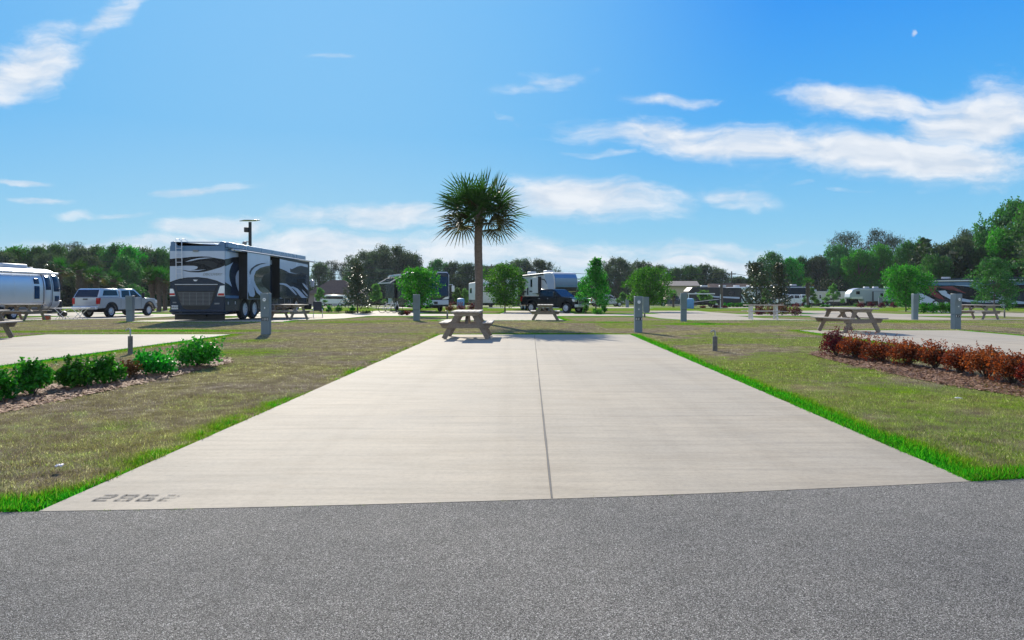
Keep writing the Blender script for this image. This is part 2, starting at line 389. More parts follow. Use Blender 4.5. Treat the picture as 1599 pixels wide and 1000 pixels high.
def wood_mat(name, c0, c1, c2):
    m, N, L, b = newmat(name)
    v = coords(N, L, scale=(18, 1.2, 18)); n = noise(N, L, 2.2, 6, .65, v, .4); v2 = coords(N, L); n2 = noise(N, L, 2.5, 4, .6, v2)
    c = ramp(N, L, n, [(.28, c0), (.5, c1), (.72, c2)])
    c = mix(N, L, 1., c, ramp(N, L, n2, [(.3, (.8, .8, .82)), (.7, (1.1, 1.08, 1.05))]), 'MULTIPLY')
    L.new(c, b.inputs['Base Color']); b.inputs['Roughness'].default_value = .7; bump(N, L, b, n, .3, .004)
    return m
M_WOOD = wood_mat('weathered_timber', (.13, .104, .082), (.24, .198, .158), (.36, .305, .25))
M_WOOD2 = wood_mat('weathered_timber_top', (.23, .195, .16), (.40, .35, .295), (.56, .51, .44))

def bark_mat(name, c0, c1, sc_=(6, 6, 2)):
    m, N, L, b = newmat(name)
    v = coords(N, L, scale=sc_); n = noise(N, L, 3, 6, .7, v, .3)
    L.new(ramp(N, L, n, [(.3, c0), (.7, c1)]), b.inputs['Base Color']); b.inputs['Roughness'].default_value = .85; bump(N, L, b, n, .9, .04)
    return m
M_BARK = bark_mat('bark', (.045, .036, .028), (.16, .13, .10))
M_PALMBARK = bark_mat('palm_bark', (.11, .08, .062), (.28, .205, .16), (3, 3, 14))
M_MULCH = bark_mat('mulch_chips', (.13, .06, .03), (.50, .27, .15), (9, 9, 9))
M_STRAW = plain('mulch_bits', (.40, .22, .13), .8, var=.5, nscale=14)

M_GLASS = plain('dark_glass', (.006, .012, .024), .08, 0, .3, 1, 0, .5)
M_GLASSB = plain('blue_glass', (.006, .04, .10), .2, 0, .3, 1, 0, .12)
M_BLACK = plain('black_trim', (.012, .013, .015), .45, 0, .3)
M_RUB = plain('tyre_rubber', (.018, .018, .019), .8, 0, .3, 20)
M_CHROME = plain('chrome', (.74, .77, .81), .22, .6, .06)
M_ALU = plain('alloy', (.66, .68, .71), .35, .25, .1)
M_WHITE = plain('white_paint', (.74, .76, .78), .25, 0, .04, 2, .6)
M_OFFW = plain('offwhite_vinyl', (.62, .62, .60), .5, 0, .08)
M_RED = plain('red_lens', (.45, .008, .010), .15, 0, .2)
M_AMBER = plain('amber_lens', (.7, .22, .02), .2, 0, .1)
M_LENS = plain('clear_lens', (.75, .78, .80), .08, .3, .1)
M_NAVY = plain('navy_paint', (.009, .022, .048), .25, 0, .15, 1, .1, .35)
M_STEEL = plain('blue_grey_paint', (.07, .17, .31), .28, .0, .1, 1, .35)
M_SILV = plain('silver_paint', (.46, .54, .66), .25, .0, .06, 1, .35)
M_SLATE = plain('slate_paint', (.018, .03, .05), .22, .0, .12, 1, .1, .3)
M_BLKP = plain('black_gloss_paint', (.004, .006, .011), .2, 0, .1, 1, .0, .25)
M_DKGR = plain('charcoal_paint', (.03, .034, .038), .5, 0, .1, 6, 0, .3)
M_PED = plain('pedestal_paint', (.15, .20, .235), .42, .1, .08, 3)
M_MAROON = plain('maroon_paint', (.16, .012, .022), .2, 0, .1, 1, .8)
M_GREY = plain('grey_plastic', (.22, .23, .24), .55)
M_PLATE = plain('plate_white', (.72, .75, .78), .35, 0, .03)

# ================================================================== GROUND
def road_y(x):
    if x > 8: return road_y(8)+(x-8)*.22
    if x < -8: return road_y(-8)+(x+8)*.0
    return 4.36+.105*x+.0095*x*x
K = .033                                            # the sites run parallel, a touch right of straight ahead
def strip(x0, x1, y0, y1, ref):                     # a site pad: x given at y=ref
    return dict(x0=x0, x1=x1, y0=y0, y1=y1, ref=ref)
PADS = [strip(-2.29, 3.79, None, 21.8, 21.8), strip(10.24, 15.86, None, 24.3, 24), strip(-14.9, -9.05, None, 21.9, 22),
        strip(24.2, 30.2, None, 25.5, 24), strip(-29.5, -23.5, None, 22, 22),
        strip(-3.65, 2.55, 33.3, 48, 33.5), strip(8.9, 15.2, 33.5, 48, 33.5), strip(20.6, 27.2, 35.2, 48, 36), strip(33.5, 39.5, 36, 48, 36),
        strip(-17.8, -10.6, 31.6, 48, 33.5), strip(-30.6, -23.6, 32.6, 48, 33.5), strip(-43, -37, 33, 48, 33.5),
        strip(46, 52, 37, 48, 36)]
STREETS = [(47.8, 54.2, -160, 160), (96, 103, -170, 190), (138, 146, -170, 200)]
for i in range(-6, 9): PADS.append(strip(i*13-4+3, i*13+2+3, 54, 68, 54))
for i in range(-9, 12): PADS.append(strip(i*14-3, i*14+3, 82, 96.2, 82))
def pad_y0(p, x): return road_y(x)-.02 if p['y0'] is None else p['y0']
def pad_dist(x, y):                                  # numpy: distance to nearest paved edge (0 inside)
    d = np.full(x.shape, 1e3)
    for p in PADS:
        xs = x-K*(y-p['ref'])
        dx = np.maximum(np.maximum(p['x0']-xs, xs-p['x1']), 0)
        y0 = 4. if p['y0'] is None else p['y0']
        dy = np.maximum(np.maximum(y0-y, y-p['y1']), 0)
        d = np.minimum(d, np.hypot(dx, dy))
    for (a, b, x0, x1) in STREETS: d = np.minimum(d, np.maximum(np.maximum(a-y, y-b), 0))
    return d
def road_np(x): return np.where(x > 8, 4.36+.84+.608+(x-8)*.22, np.where(x < -8, 4.36-.84+.608, 4.36+.105*x+.0095*x*x))
_h = np.random.default_rng(3).random((512, 512))
def vnoise(x, y, s):
    x = np.asarray(x)/s+37.3; y = np.asarray(y)/s+91.7
    xi = np.floor(x).astype(int); yi = np.floor(y).astype(int); fx = x-xi; fy = y-yi; fx = fx*fx*(3-2*fx); fy = fy*fy*(3-2*fy)
    g = lambda a, b: _h[a % 512, b % 512]
    return (g(xi, yi)*(1-fx)+g(xi+1, yi)*fx)*(1-fy)+(g(xi, yi+1)*(1-fx)+g(xi+1, yi+1)*fx)*fy
def fbm(x, y, s): return .5*vnoise(x, y, s)+.27*vnoise(x, y, s*.45)+.15*vnoise(x, y, s*.2)+.08*vnoise(x, y, s*.09)
def blob(x, y, cx, cy, rx, ry, a=1.): return a*np.exp(-(((x-cx)/rx)**2+((y-cy)/ry)**2))
def greenness(x, y):
    d = pad_dist(x, y); n = fbm(x, y, 2.6); n2 = fbm(x+50, y-20, .9)
    dr = np.maximum(y-road_np(x), 0)
    # own pad: right edge lush and wide, left edge patchy
    p = PADS[0]; xs = x-K*(y-p['ref'])
    right = (xs > p['x1']) & (xs < p['x1']+4) & (y < 22); left = (xs < p['x0']) & (xs > p['x0']-4) & (y < 22)
    wr = np.where(y < 12, .34, .30); g = np.zeros_like(x)
    wr = wr*(.45+1.15*n2+.35*(fbm(x-9, y+4, .35)-.5)); g = np.where(right, 1.15*np.exp(-((xs-p['x1'])/wr)**2), g)
    g = np.where(left, np.maximum(g, np.clip(.30+2.6*(n2-.50)+2.2*(fbm(x+3, y+8, .4)-.5)+.3*(y < 5.8), 0, 1.1)*np.exp(-((p['x0']-xs)/(.16+.22*n2))**2)), g)
    g = np.maximum(g, np.where(~(right | left), 1.0*np.exp(-(d/.55)**2)*np.clip(.35+1.3*n, 0, 1), 0))
    g = np.maximum(g, (.85+.5*n2)*np.exp(-(dr/.36)**2)*np.where((x < -2) | (x > 2.5), 1, 0))
    # free patches
    pt = np.clip((n-.51)*6.5, 0, .62)
    amp = np.where(x > 3.5, .62, .30)*np.where(y > 60, 1.4, 1)
    g = np.maximum(g, pt*amp)
    for b in [(5.3, 9.5, 1.0, 1.0, .5), (6.1, 7.9, 1.1, .6, .55), (4.9, 12.6, .8, 1.5, .4), (7.0, 7.0, .6, .5, .55), (4.5, 7.6, .7, .7, .45), (6, 11.8, .6, .4, .5), (8.2, 6.4, .8, .5, .3),
              (-8.6, 19.0, 2.2, 1.0, .6), (-6.2, 15.4, 1.6, 1.3, .5), (-5.6, 12.2, .9, 1.1, .35), (-7.6, 10.4, 1.1, 1.5, .5), (-2.9, 5.4, .8, .3, .35), (-4.0, 6.8, .5, .4, .3),
              (8.1, 29.5, 2.6, 1.1, .85), (4.5, 31.2, 2.8, .8, .8), (17.5, 32.5, 2.2, 1.0, .8), (19, 31.5, 4, .8, .7), (-8, 31, 2.8, 1.2, .5), (-6, 32.6, 4, .8, .55),
              (-12, 24.2, 5, 1.0, .75), (-18, 23.6, 5, .7, .7), (-3.5, 22.4, 2.5, .5, .4), (1.5, 22.4, 3, .4, .8), (12, 28.5, 3, .6, .4), (21, 29, 3, .8, .4)]:
        g = np.maximum(g, blob(x, y, *b[:4], b[4])*np.clip(.6+.9*n2, 0, 1.2))
    g = np.maximum(g, np.where((y > 42) & (y < 47.8), .50+.6*n2, 0)*np.exp(-((47.8-y)/3)**2)*np.where(d > .1, 1, 1))
    g = np.maximum(g, np.where((y > 54) & (y < 66), (.55+.6*n2)*np.exp(-((y-54)/7)**2), 0))
    g = np.maximum(g, np.where(y > 66, .30+.5*n, 0))
    return g
def axis(segs):
    o = []
    for a, b, s in segs: o += list(np.arange(a, b, s))
    o.append(segs[-1][1]); return np.array(o)
def build_ground():
    xs = axis([(-4000, -400, 600), (-400, -100, 25), (-100, -40, 2.5), (-40, -16, .6), (-16, -9, .2), (-9, 9, .1), (9, 16, .2), (16, 40, .6), (40, 100, 2.5), (100, 400, 25), (400, 4000, 600)])
    ys = axis([(-60, 0, 10), (0, 3.5, .5), (3.5, 16, .09), (16, 26, .15), (26, 60, .3), (60, 110, 1), (110, 200, 5), (200, 1000, 80), (1000, 6000, 1000)])
    Xg, Yg = np.meshgrid(xs, ys); nx, ny = len(xs), len(ys)
    zz = np.interp(Yg, [a for a, b in GP], [b for a, b in GP])
    zz = zz+np.where((Yg > 4) & (Yg < 60), (fbm(Xg, Yg, 1.3)-.5)*.015*np.clip(pad_dist(Xg, Yg)/.6, 0, 1), 0)-.004
    zz = np.where(Yg < road_np(Xg), zz-.03, zz)
    idx = np.arange(nx*ny).reshape(ny, nx)
    f = np.stack([idx[:-1, :-1], idx[:-1, 1:], idx[1:, 1:], idx[1:, :-1]], -1).reshape(-1, 4)
    me = npmesh('ground', np.stack([Xg, Yg, zz], -1), f, M_TURF, {'green': greenness(Xg, Yg).ravel()})
    tag(link('ground', me), kind='structure')
build_ground()

def ribbon(mb, outline_x, ys, top, thick):          # a slab that follows the ground: outline_x(y) -> (x0, x1)
    n = len(ys); vs = []
    for y in ys:
        a, b = outline_x(y); g = G(y)
        vs += [(a, y, g+top), (b, y, g+top), (b, y, g+top-thick), (a, y, g+top-thick)]
    fs = []
    for i in range(n-1):
        q = 4*i
        fs += [(q, q+1, q+5, q+4), (q+1, q+2, q+6, q+5), (q+3, q, q+4, q+7)]
    fs += [(3, 2, 1, 0), (4*(n-1), 4*(n-1)+1, 4*(n-1)+2, 4*(n-1)+3)]
    mb.add(vs, fs)
for i, p in enumerate(PADS):
    mb = MB()
    x0, x1, ref = p['x0'], p['x1'], p['ref']
    if p['y0'] is None:                             # front edge follows the road curve
        segs = 16
        yf = [road_y(x0+(x1-x0)*k/segs+K*(4.4-ref)) for k in range(segs+1)]
        y1 = p['y1']; vs = []; fs = []
        for k in range(segs+1):
            t = k/segs; xa = x0+(x1-x0)*t+K*(yf[k]-ref); xb = x0+(x1-x0)*t+K*(y1-ref)
            vs += [(xa, yf[k], .007), (xb, y1, .007), (xb, y1, -.05), (xa, yf[k], -.05)]
        for k in range(segs):
            q = 4*k; fs += [(q, q+4, q+5, q+1), (q+3, q, q+4, q+7)[::-1], (q+1, q+5, q+6, q+2)]
        fs += [(0, 1, 2, 3), (4*segs, 4*segs+3, 4*segs+2, 4*segs+1)]
        mb.add(vs, fs)
    else:
        ys = sorted(set([p['y0'], p['y1']]+[v for v, _ in GP if p['y0'] < v < p['y1']]))
        ribbon(mb, lambda y: (x0+K*(y-ref), x1+K*(y-ref)), ys, .012, .07)
    tag(mb.build('concrete_pad', M_CONC), kind='structure')
for (a, b, x0, x1) in STREETS:
    mb = MB(); ys = sorted(set([a, b]+[v for v, _ in GP if a < v < b])); ribbon(mb, lambda y: (x0, x1), ys, .018, .08)
    tag(mb.build('street', M_CONC), kind='structure')
# near road, with its curving edge
mb = MB(); xs = [-400, -100, -40, -20]+list(np.arange(-12, 12.1, .5))+[20, 40, 100, 400]
vs = []; fs = []
for x in xs: vs += [(x, road_y(x), .0045), (x, -9, .0045)]
for i in range(len(xs)-1): q = 2*i; fs.append((q, q+1, q+3, q+2))
mb.add(vs, fs); tag(mb.build('road', M_ASPH), kind='structure')

# joints in the concrete: dark sealant strips
M_JOINT = plain('joint_sealant', (.06, .055, .05), .8, var=.5, nscale=30)
M_HAIR = plain('hairline_joint', (.30, .28, .25), .8, var=.25, nscale=30)
def joint_strip(p0, p1, w, m, name='pavement_joint', n=40, jit=.004):
    p0 = Vector(p0); p1 = Vector(p1); d = (p1-p0); nn = Vector((-d.y, d.x)).normalized(); vs = []
    for i in range(n+1):
        c = p0+d*i/n+nn*random.uniform(-jit, jit); ww = w*random.uniform(.6, 1.3)/2
        vs += [(c.x-nn.x*ww, c.y-nn.y*ww, .011+G(c.y)), (c.x+nn.x*ww, c.y+nn.y*ww, .011+G(c.y))]
    mb = MB(); mb.add(vs, [(2*i, 2*i+1, 2*i+3, 2*i+2) for i in range(n)])
    return tag(mb.build(name, m), kind='structure')
a = gp(835, 524); b = gp(862, 780); ja, jb = a, b; joint_strip((a.x, a.y), (b.x, b.y), .016, M_JOINT, jit=.0008)
for py, w in ((650, .006),):
    y = gp(800, py).y; joint_strip((-2.29+K*(y-21.8)+.01, y-.12), (3.79+K*(y-21.8)-.01, y+.02), w, M_HAIR)
for p in PADS[1:3]:
    for y in (9.3, 14, 18.8): joint_strip((p['x0']+K*(y-22)+.01, y), (p['x1']+K*(y-22)-.01, y), .01, M_HAIR)

# soil gap and tiny weeds along the road joint


# ------------------------------------------------------------------ grass blades (uncountable: one object)
def a_joint(y): t = (y-jb.y)/(ja.y-jb.y); return jb.x+(ja.x-jb.x)*t
def blades():
    V = []; GR = []; RN = []
    def put(x, y, h, w, g):
        n = len(x); a = rng.random(n)*2*PI; lean = rng.normal(0, .8, n)*h; la = rng.random(n)*2*PI
        z = np.interp(y, [q for q, _ in GP], [q for _, q in GP])-.004
        dx = np.cos(a)*w/2; dy = np.sin(a)*w/2
        v = np.stack([np.stack([x-dx, y-dy, z], -1), np.stack([x+dx, y+dy, z], -1), np.stack([x+np.cos(la)*lean, y+np.sin(la)*lean, z+h], -1)], 1)
        V.append(v.reshape(-1, 3)); GR.append(np.repeat(g, 3)); RN.append(np.repeat(rng.random(n), 3))
    for (ya, yb, dens, xa, xb) in [(4, 6.5, 3600, -6.5, 6.5), (6.5, 9, 2100, -8.3, 8.3), (9, 13, 850, -11, 11), (13, 20, 260, -16, 16), (20, 34, 85, -27, 27)]:
        n = int(dens*(yb-ya)*(xb-xa)); x = rng.uniform(xa, xb, n); y = rng.uniform(ya, yb, n)
        vis = np.abs(x) < y*.79+.4
        ok = vis & (pad_dist(x, y) > .0) & (y > road_np(x)+.005)
        p = PADS[0]; x = x[ok]; y = y[ok]; g = greenness(x, y)
        near = np.minimum(pad_dist(x, y), np.where(np.abs(x) > 2, y-road_np(x), 9))
        k = len(x); far = np.clip(y/9, .8, 2.4)
        h = rng.uniform(.010, .027, k)*(1+1.0*np.clip(g, 0, 1)); h = np.where((near < .3) & (g > .6), h*1.35, h)
        h = np.where((near < .10), h*.75, h)
        put(x, y, h, rng.uniform(.003, .0075, k)*far*(1+.5*np.clip(g, 0, 1)), g+rng.normal(0, .13, k))
    # lush overhanging fringe along our pad's edges and the road edge
    p = PADS[0]
    for side, dn, gg in ((1, 1300, 1.05), (-1, 380, .50)):
        n = dn*18; y = 4.3+17.5*rng.random(n)**1.7; off = np.abs(rng.normal(0, .11 if side > 0 else .08, n))-.012
        xe = (p['x1'] if side > 0 else p['x0'])+K*(y-p['ref']); x = xe+side*off; ok = y > road_np(x)+.0
        x, y = x[ok], y[ok]; g = gg+rng.normal(0, .28, len(x)); cl = fbm(x*3, y*3, .8)
        keep = cl > (.36 if side > 0 else .58); x, y, g, cl = x[keep], y[keep], g[keep], cl[keep]
        put(x, y, rng.uniform(.015, .055, len(x))*(.4+.8*cl), rng.uniform(.006, .011, len(x))*np.clip(y/8, .8, 2), g)
    for x0_, y0_, sp in [(random.uniform(-2.7, 3.1), None, .03) for _ in range(26)]+[(None, random.uniform(4.5, 20), .01) for _ in range(14)]:
        if y0_ is None: xx = x0_; yy = road_y(xx)-.012
        else: yy = y0_; xx = a_joint(yy)
        n = random.randint(3, 14); x = xx+rng.normal(0, .022, n); y = yy+rng.normal(0, .006, n)
        put(x, y, rng.uniform(.006, .022, n), rng.uniform(.003, .006, n), .45+rng.normal(0, .3, n))
    for xa, xb in ((-6, -2.92), (3.28, 7)):
        n = 9000; x = rng.uniform(xa, xb, n); y = road_np(x)+np.abs(rng.normal(0, .12, n)); cl = fbm(x*3, y*3, .7); keep = cl > .38
        x, y = x[keep], y[keep]; put(x, y, rng.uniform(.015, .06, len(x)), rng.uniform(.006, .011, len(x)), .9+rng.normal(0, .25, len(x)))
    V = np.concatenate(V); GR = np.concatenate(GR); n = len(V)//3
    print('blades', n)
    me = npmesh('grass', V, np.arange(3*n).reshape(-1, 3), M_BLADE, {'green': GR, 'rnd': np.concatenate(RN)})
    tag(link('grass', me), 'short dormant lawn grass with bright green fringes along the concrete', 'grass', kind='stuff')
blades()

# ------------------------------------------------------------------ leaves
def leaf_quads(P, size, normal=None, aspect=.55, droop=0.):
    n = len(P); size = np.asarray(size)*np.ones(n)
    d = rng.normal(size=(n, 3))
    if normal is not None: d = d*.75+normal
    d[:, 2] -= droop; d /= np.linalg.norm(d, axis=1)[:, None]+1e-9
    r = rng.normal(size=(n, 3)); s = np.cross(d, r); s /= np.linalg.norm(s, axis=1)[:, None]+1e-9
    a = d*size[:, None]; b = s*(size*aspect)[:, None]
    q = np.stack([P-a*.5, P+b*.5-a*.05, P+a*.5, P-b*.5-a*.05], 1)
    return q.reshape(-1, 3)
def quads_mesh(name, Vs, mat):
    V = np.concatenate(Vs); n = len(V)//4
    return npmesh(name, V, np.arange(4*n).reshape(-1, 4), mat)
def ball(n, shell=.55):
    d = rng.normal(size=(n, 3)); d /= np.linalg.norm(d, axis=1)[:, None]
    r = shell+(1-shell)*rng.random(n)**.6; r = np.where(rng.random(n) < .22, rng.random(n), r)
    return d, r

M_LEAF_BRIGHT = leafmat('leaf_bright', (.010, .070, .007), (.026, .19, .012), (.09, .38, .025), .42)
M_LEAF_SITE = leafmat('leaf_site_oak', (.008, .040, .007), (.026, .15, .014), (.13, .42, .025), .42, nscale=1.8)
M_LEAF_HEDGE = leafmat('leaf_hedge', (.010, .08, .010), (.03, .21, .016), (.09, .40, .03), .34, rough=.5, nscale=4, spec=.2)
M_LEAF_FAR = leafmat('leaf_far', (.014, .060, .016), (.036, .135, .032), (.09, .25, .055), .30)
M_LEAF_GREY = leafmat('leaf_greygreen', (.024, .046, .028), (.050, .085, .046), (.11, .155, .085), .28)
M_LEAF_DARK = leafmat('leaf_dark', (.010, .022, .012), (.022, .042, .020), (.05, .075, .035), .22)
M_LEAF_PALE = leafmat('leaf_pale', (.04, .11, .03), (.08, .19, .05), (.16, .29, .10), .4)
M_MAGN = leafmat('leaf_magnolia', (.012, .026, .008), (.03, .055, .014), (.11, .075, .03), .12, rough=.35, spec=.45)
M_REDLEAF = leafmat('leaf_copper', (.04, .012, .012), (.14, .036, .018), (.42, .15, .045), .42, tcol=(1.5, .9, .5), nscale=5)
M_MAROONLEAF = leafmat('leaf_maroon', (.05, .010, .018), (.11, .02, .032), (.22, .06, .06), .3, tcol=(1.4, .7, .7), nscale=3)
M_BROWNLEAF = leafmat('leaf_brown', (.05, .022, .012), (.13, .055, .025), (.25, .13, .05), .3, tcol=(1.3, 1, .6), nscale=5)
M_PALM = leafmat('palm_frond', (.012, .040, .010), (.026, .095, .016), (.06, .18, .03), .30, rough=.6, nscale=2, spec=.15)
M_PALMDEAD = leafmat('palm_frond_old', (.05, .04, .02), (.09, .07, .035), (.13, .11, .05), .3)

# ================================================================== TREES
def tree(name, seed, H, cr, cb, lobes, nleaf, lsize, leafm, trunk_r=.12, barkm=None, lobe_r=None, shape='round', aspect=.6, lean=0, shell=.5, sub='crown'):
    """one tree standing at its own origin: trunk with limbs, crown of leaf clumps. cb = height of crown base"""
    rs = random.Random(seed); t = empty(name)
    mb = MB(); ctr = []
    top = Vector((lean, 0, H*.9)); pth = [(0, 0, -.15), (lean*.1, rs.uniform(-.03, .03)*H*.3, cb*.5), (lean*.4, 0, cb), (lean*.7, 0, (cb+H)/2), tuple(top)]
    mb.tube(pth, [trunk_r*1.25, trunk_r, trunk_r*.82, trunk_r*.5, trunk_r*.12], 8)
    for i in range(lobes):
        f = (i+.5)/lobes; z = cb+(H-cb)*(f**.85)
        if shape == 'round': w = math.sqrt(max(.05, 1-(2*f-.85)**2*.85))
        elif shape == 'cone': w = 1.08*(1-f)+.12
        elif shape == 'flat': w = .45+.75*math.sin(PI*min(1, f*1.0+.05))
        elif shape == 'pine': w = .55+.45*math.sin(PI*f)
        else: w = 1
        a = i*2.399+rs.uniform(-.5, .5); rr = cr*w*rs.uniform(.25, 1.12)*(1+.16*math.sin(a*2+seed))
        lr = (lobe_r or cr*.42)*rs.uniform(.6, 1.35)*(.75+.35*w)
        rr = max(0, min(rr, cr*w*1.12-lr*.6))
        c = Vector((math.cos(a)*rr+lean*f, math.sin(a)*rr, min(z, H-lr*.55))); ctr.append((c, lr))
        zb = cb*.75+(c.z-cb*.75)*.45; p0 = Vector((lean*f*.6, 0, min(zb, H*.8)))
        mid = (p0+c)/2+Vector((rs.uniform(-.1, .1)*cr, rs.uniform(-.1, .1)*cr, -.06*cr))
        mb.tube([p0, mid, c], [trunk_r*.42, trunk_r*.28, trunk_r*.10], 5)
    mb.build('trunk', barkm or M_BARK, t, smooth=True)
    tot = sum(l**2 for _, l in ctr); Vs = []
    for c, lr in ctr:
        n = max(12, int(nleaf*lr*lr/tot)); d, r = ball(n, shell)
        sc_ = np.array([1, 1, .78]); ang = np.arctan2(d[:, 1], d[:, 0])
        bumpy = 1+.22*np.sin(ang*3+c.x*5)*np.cos(d[:, 2]*4+c.z*3)
        P = np.array(c)+d*(r*bumpy)[:, None]*lr*sc_
        Vs.append(leaf_quads(P, lsize*rng.uniform(.6, 1.35, n), d*.55, aspect))
        for q in range(3):                               # sprigs that break the outline
            u = np.array([rs.gauss(0, 1), rs.gauss(0, 1), rs.gauss(.35, .8)]); u /= np.linalg.norm(u)+1e-6; kk = 12; tt = np.linspace(.85, 1.0+rs.uniform(.25, .6), kk)[:, None]
            Vs.append(leaf_quads(np.array(c)+u*tt*lr*sc_+rng.normal(0, lsize*.35, (kk, 3)), lsize*.85, None, aspect))
        m = n//9; d2, r2 = ball(m, .9); P2 = np.array(c)+d2*(1+.28*rng.random(m))[:, None]*lr*sc_; Vs.append(leaf_quads(P2, lsize*.8, None, aspect))
    link(sub, quads_mesh(sub, Vs, leafm), t)
    return t
def place(src, used, x, y, rz=0, s=1, sz=None, label=None, group=None, name=None, cat='tree'):
    o = src if not used.get(src.name) else copy_tree(src)
    used[src.name] = True
    o.location = (x, y, G(y)); o.rotation_euler = (0, 0, rz); o.scale = (s, s, sz or s)
    return tag(o, label, cat, group)
USED = {}

# far trees: prototypes (real size), instanced along the wood edges
P_OAK = [tree('broadleaf_tree', 11, 11, 5.2, 2.6, 30, 11000, .40, M_LEAF_FAR, .28, lobe_r=1.55),
         tree('broadleaf_tree', 12, 12, 5.0, 2.2, 32, 11000, .40, M_LEAF_FAR, .28, lobe_r=1.5),
         tree('broadleaf_tree', 13, 10.5, 5.6, 2.0, 34, 12000, .38, M_LEAF_GREY, .3, lobe_r=1.5, shape='flat'),
         tree('broadleaf_tree', 14, 11.5, 4.6, 3.0, 28, 10000, .38, M_LEAF_BRIGHT, .25, lobe_r=1.4),
         tree('live_oak', 15, 13, 7.5, 3.0, 46, 20000, .38, M_LEAF_GREY, .45, lobe_r=1.8, shape='flat', shell=.35)]
P_PINE = [tree('pine_tree', 21, 15, 3.6, 8.0, 15, 5000, .36, M_LEAF_DARK, .2, lobe_r=1.35, shape='pine', aspect=.3, shell=.2),
          tree('pine_tree', 22, 16, 4.4, 8.5, 17, 6000, .38, M_LEAF_DARK, .22, lobe_r=1.6, shape='flat', aspect=.3, shell=.2)]
P_UNDER = [tree('understory_tree', 31, 6.0, 4.2, .3, 16, 3600, .45, M_LEAF_DARK, .14, lobe_r=2.0),
           tree('understory_tree', 32, 5.0, 4.0, .2, 14, 3200, .45, M_LEAF_FAR, .14, lobe_r=1.9)]
HGT = {'broadleaf_tree': [11, 12, 10.5, 11.5], 'live_oak': [13]}
KINDS = {'a': (P_OAK[0], 11, 5.2), 'b': (P_OAK[1], 12, 5.0), 'c': (P_OAK[2], 10.5, 5.6), 'd': (P_OAK[3], 11.5, 4.6), 'e': (P_OAK[4], 13, 7.5),
         'p': (P_PINE[0], 15, 3.6), 'q': (P_PINE[1], 16, 4.4), 'u': (P_UNDER[0], 6, 4.2), 'v': (P_UNDER[1], 5, 4.0)}
WORDS = {'a': 'dark green broadleaf tree', 'b': 'tall green broadleaf tree', 'c': 'grey green spreading tree', 'd': 'brighter green broadleaf tree', 'e': 'large round live oak',
         'p': 'tall thin pine tree', 'q': 'flat topped pine tree', 'u': 'low dark understory tree', 'v': 'low bushy understory tree'}
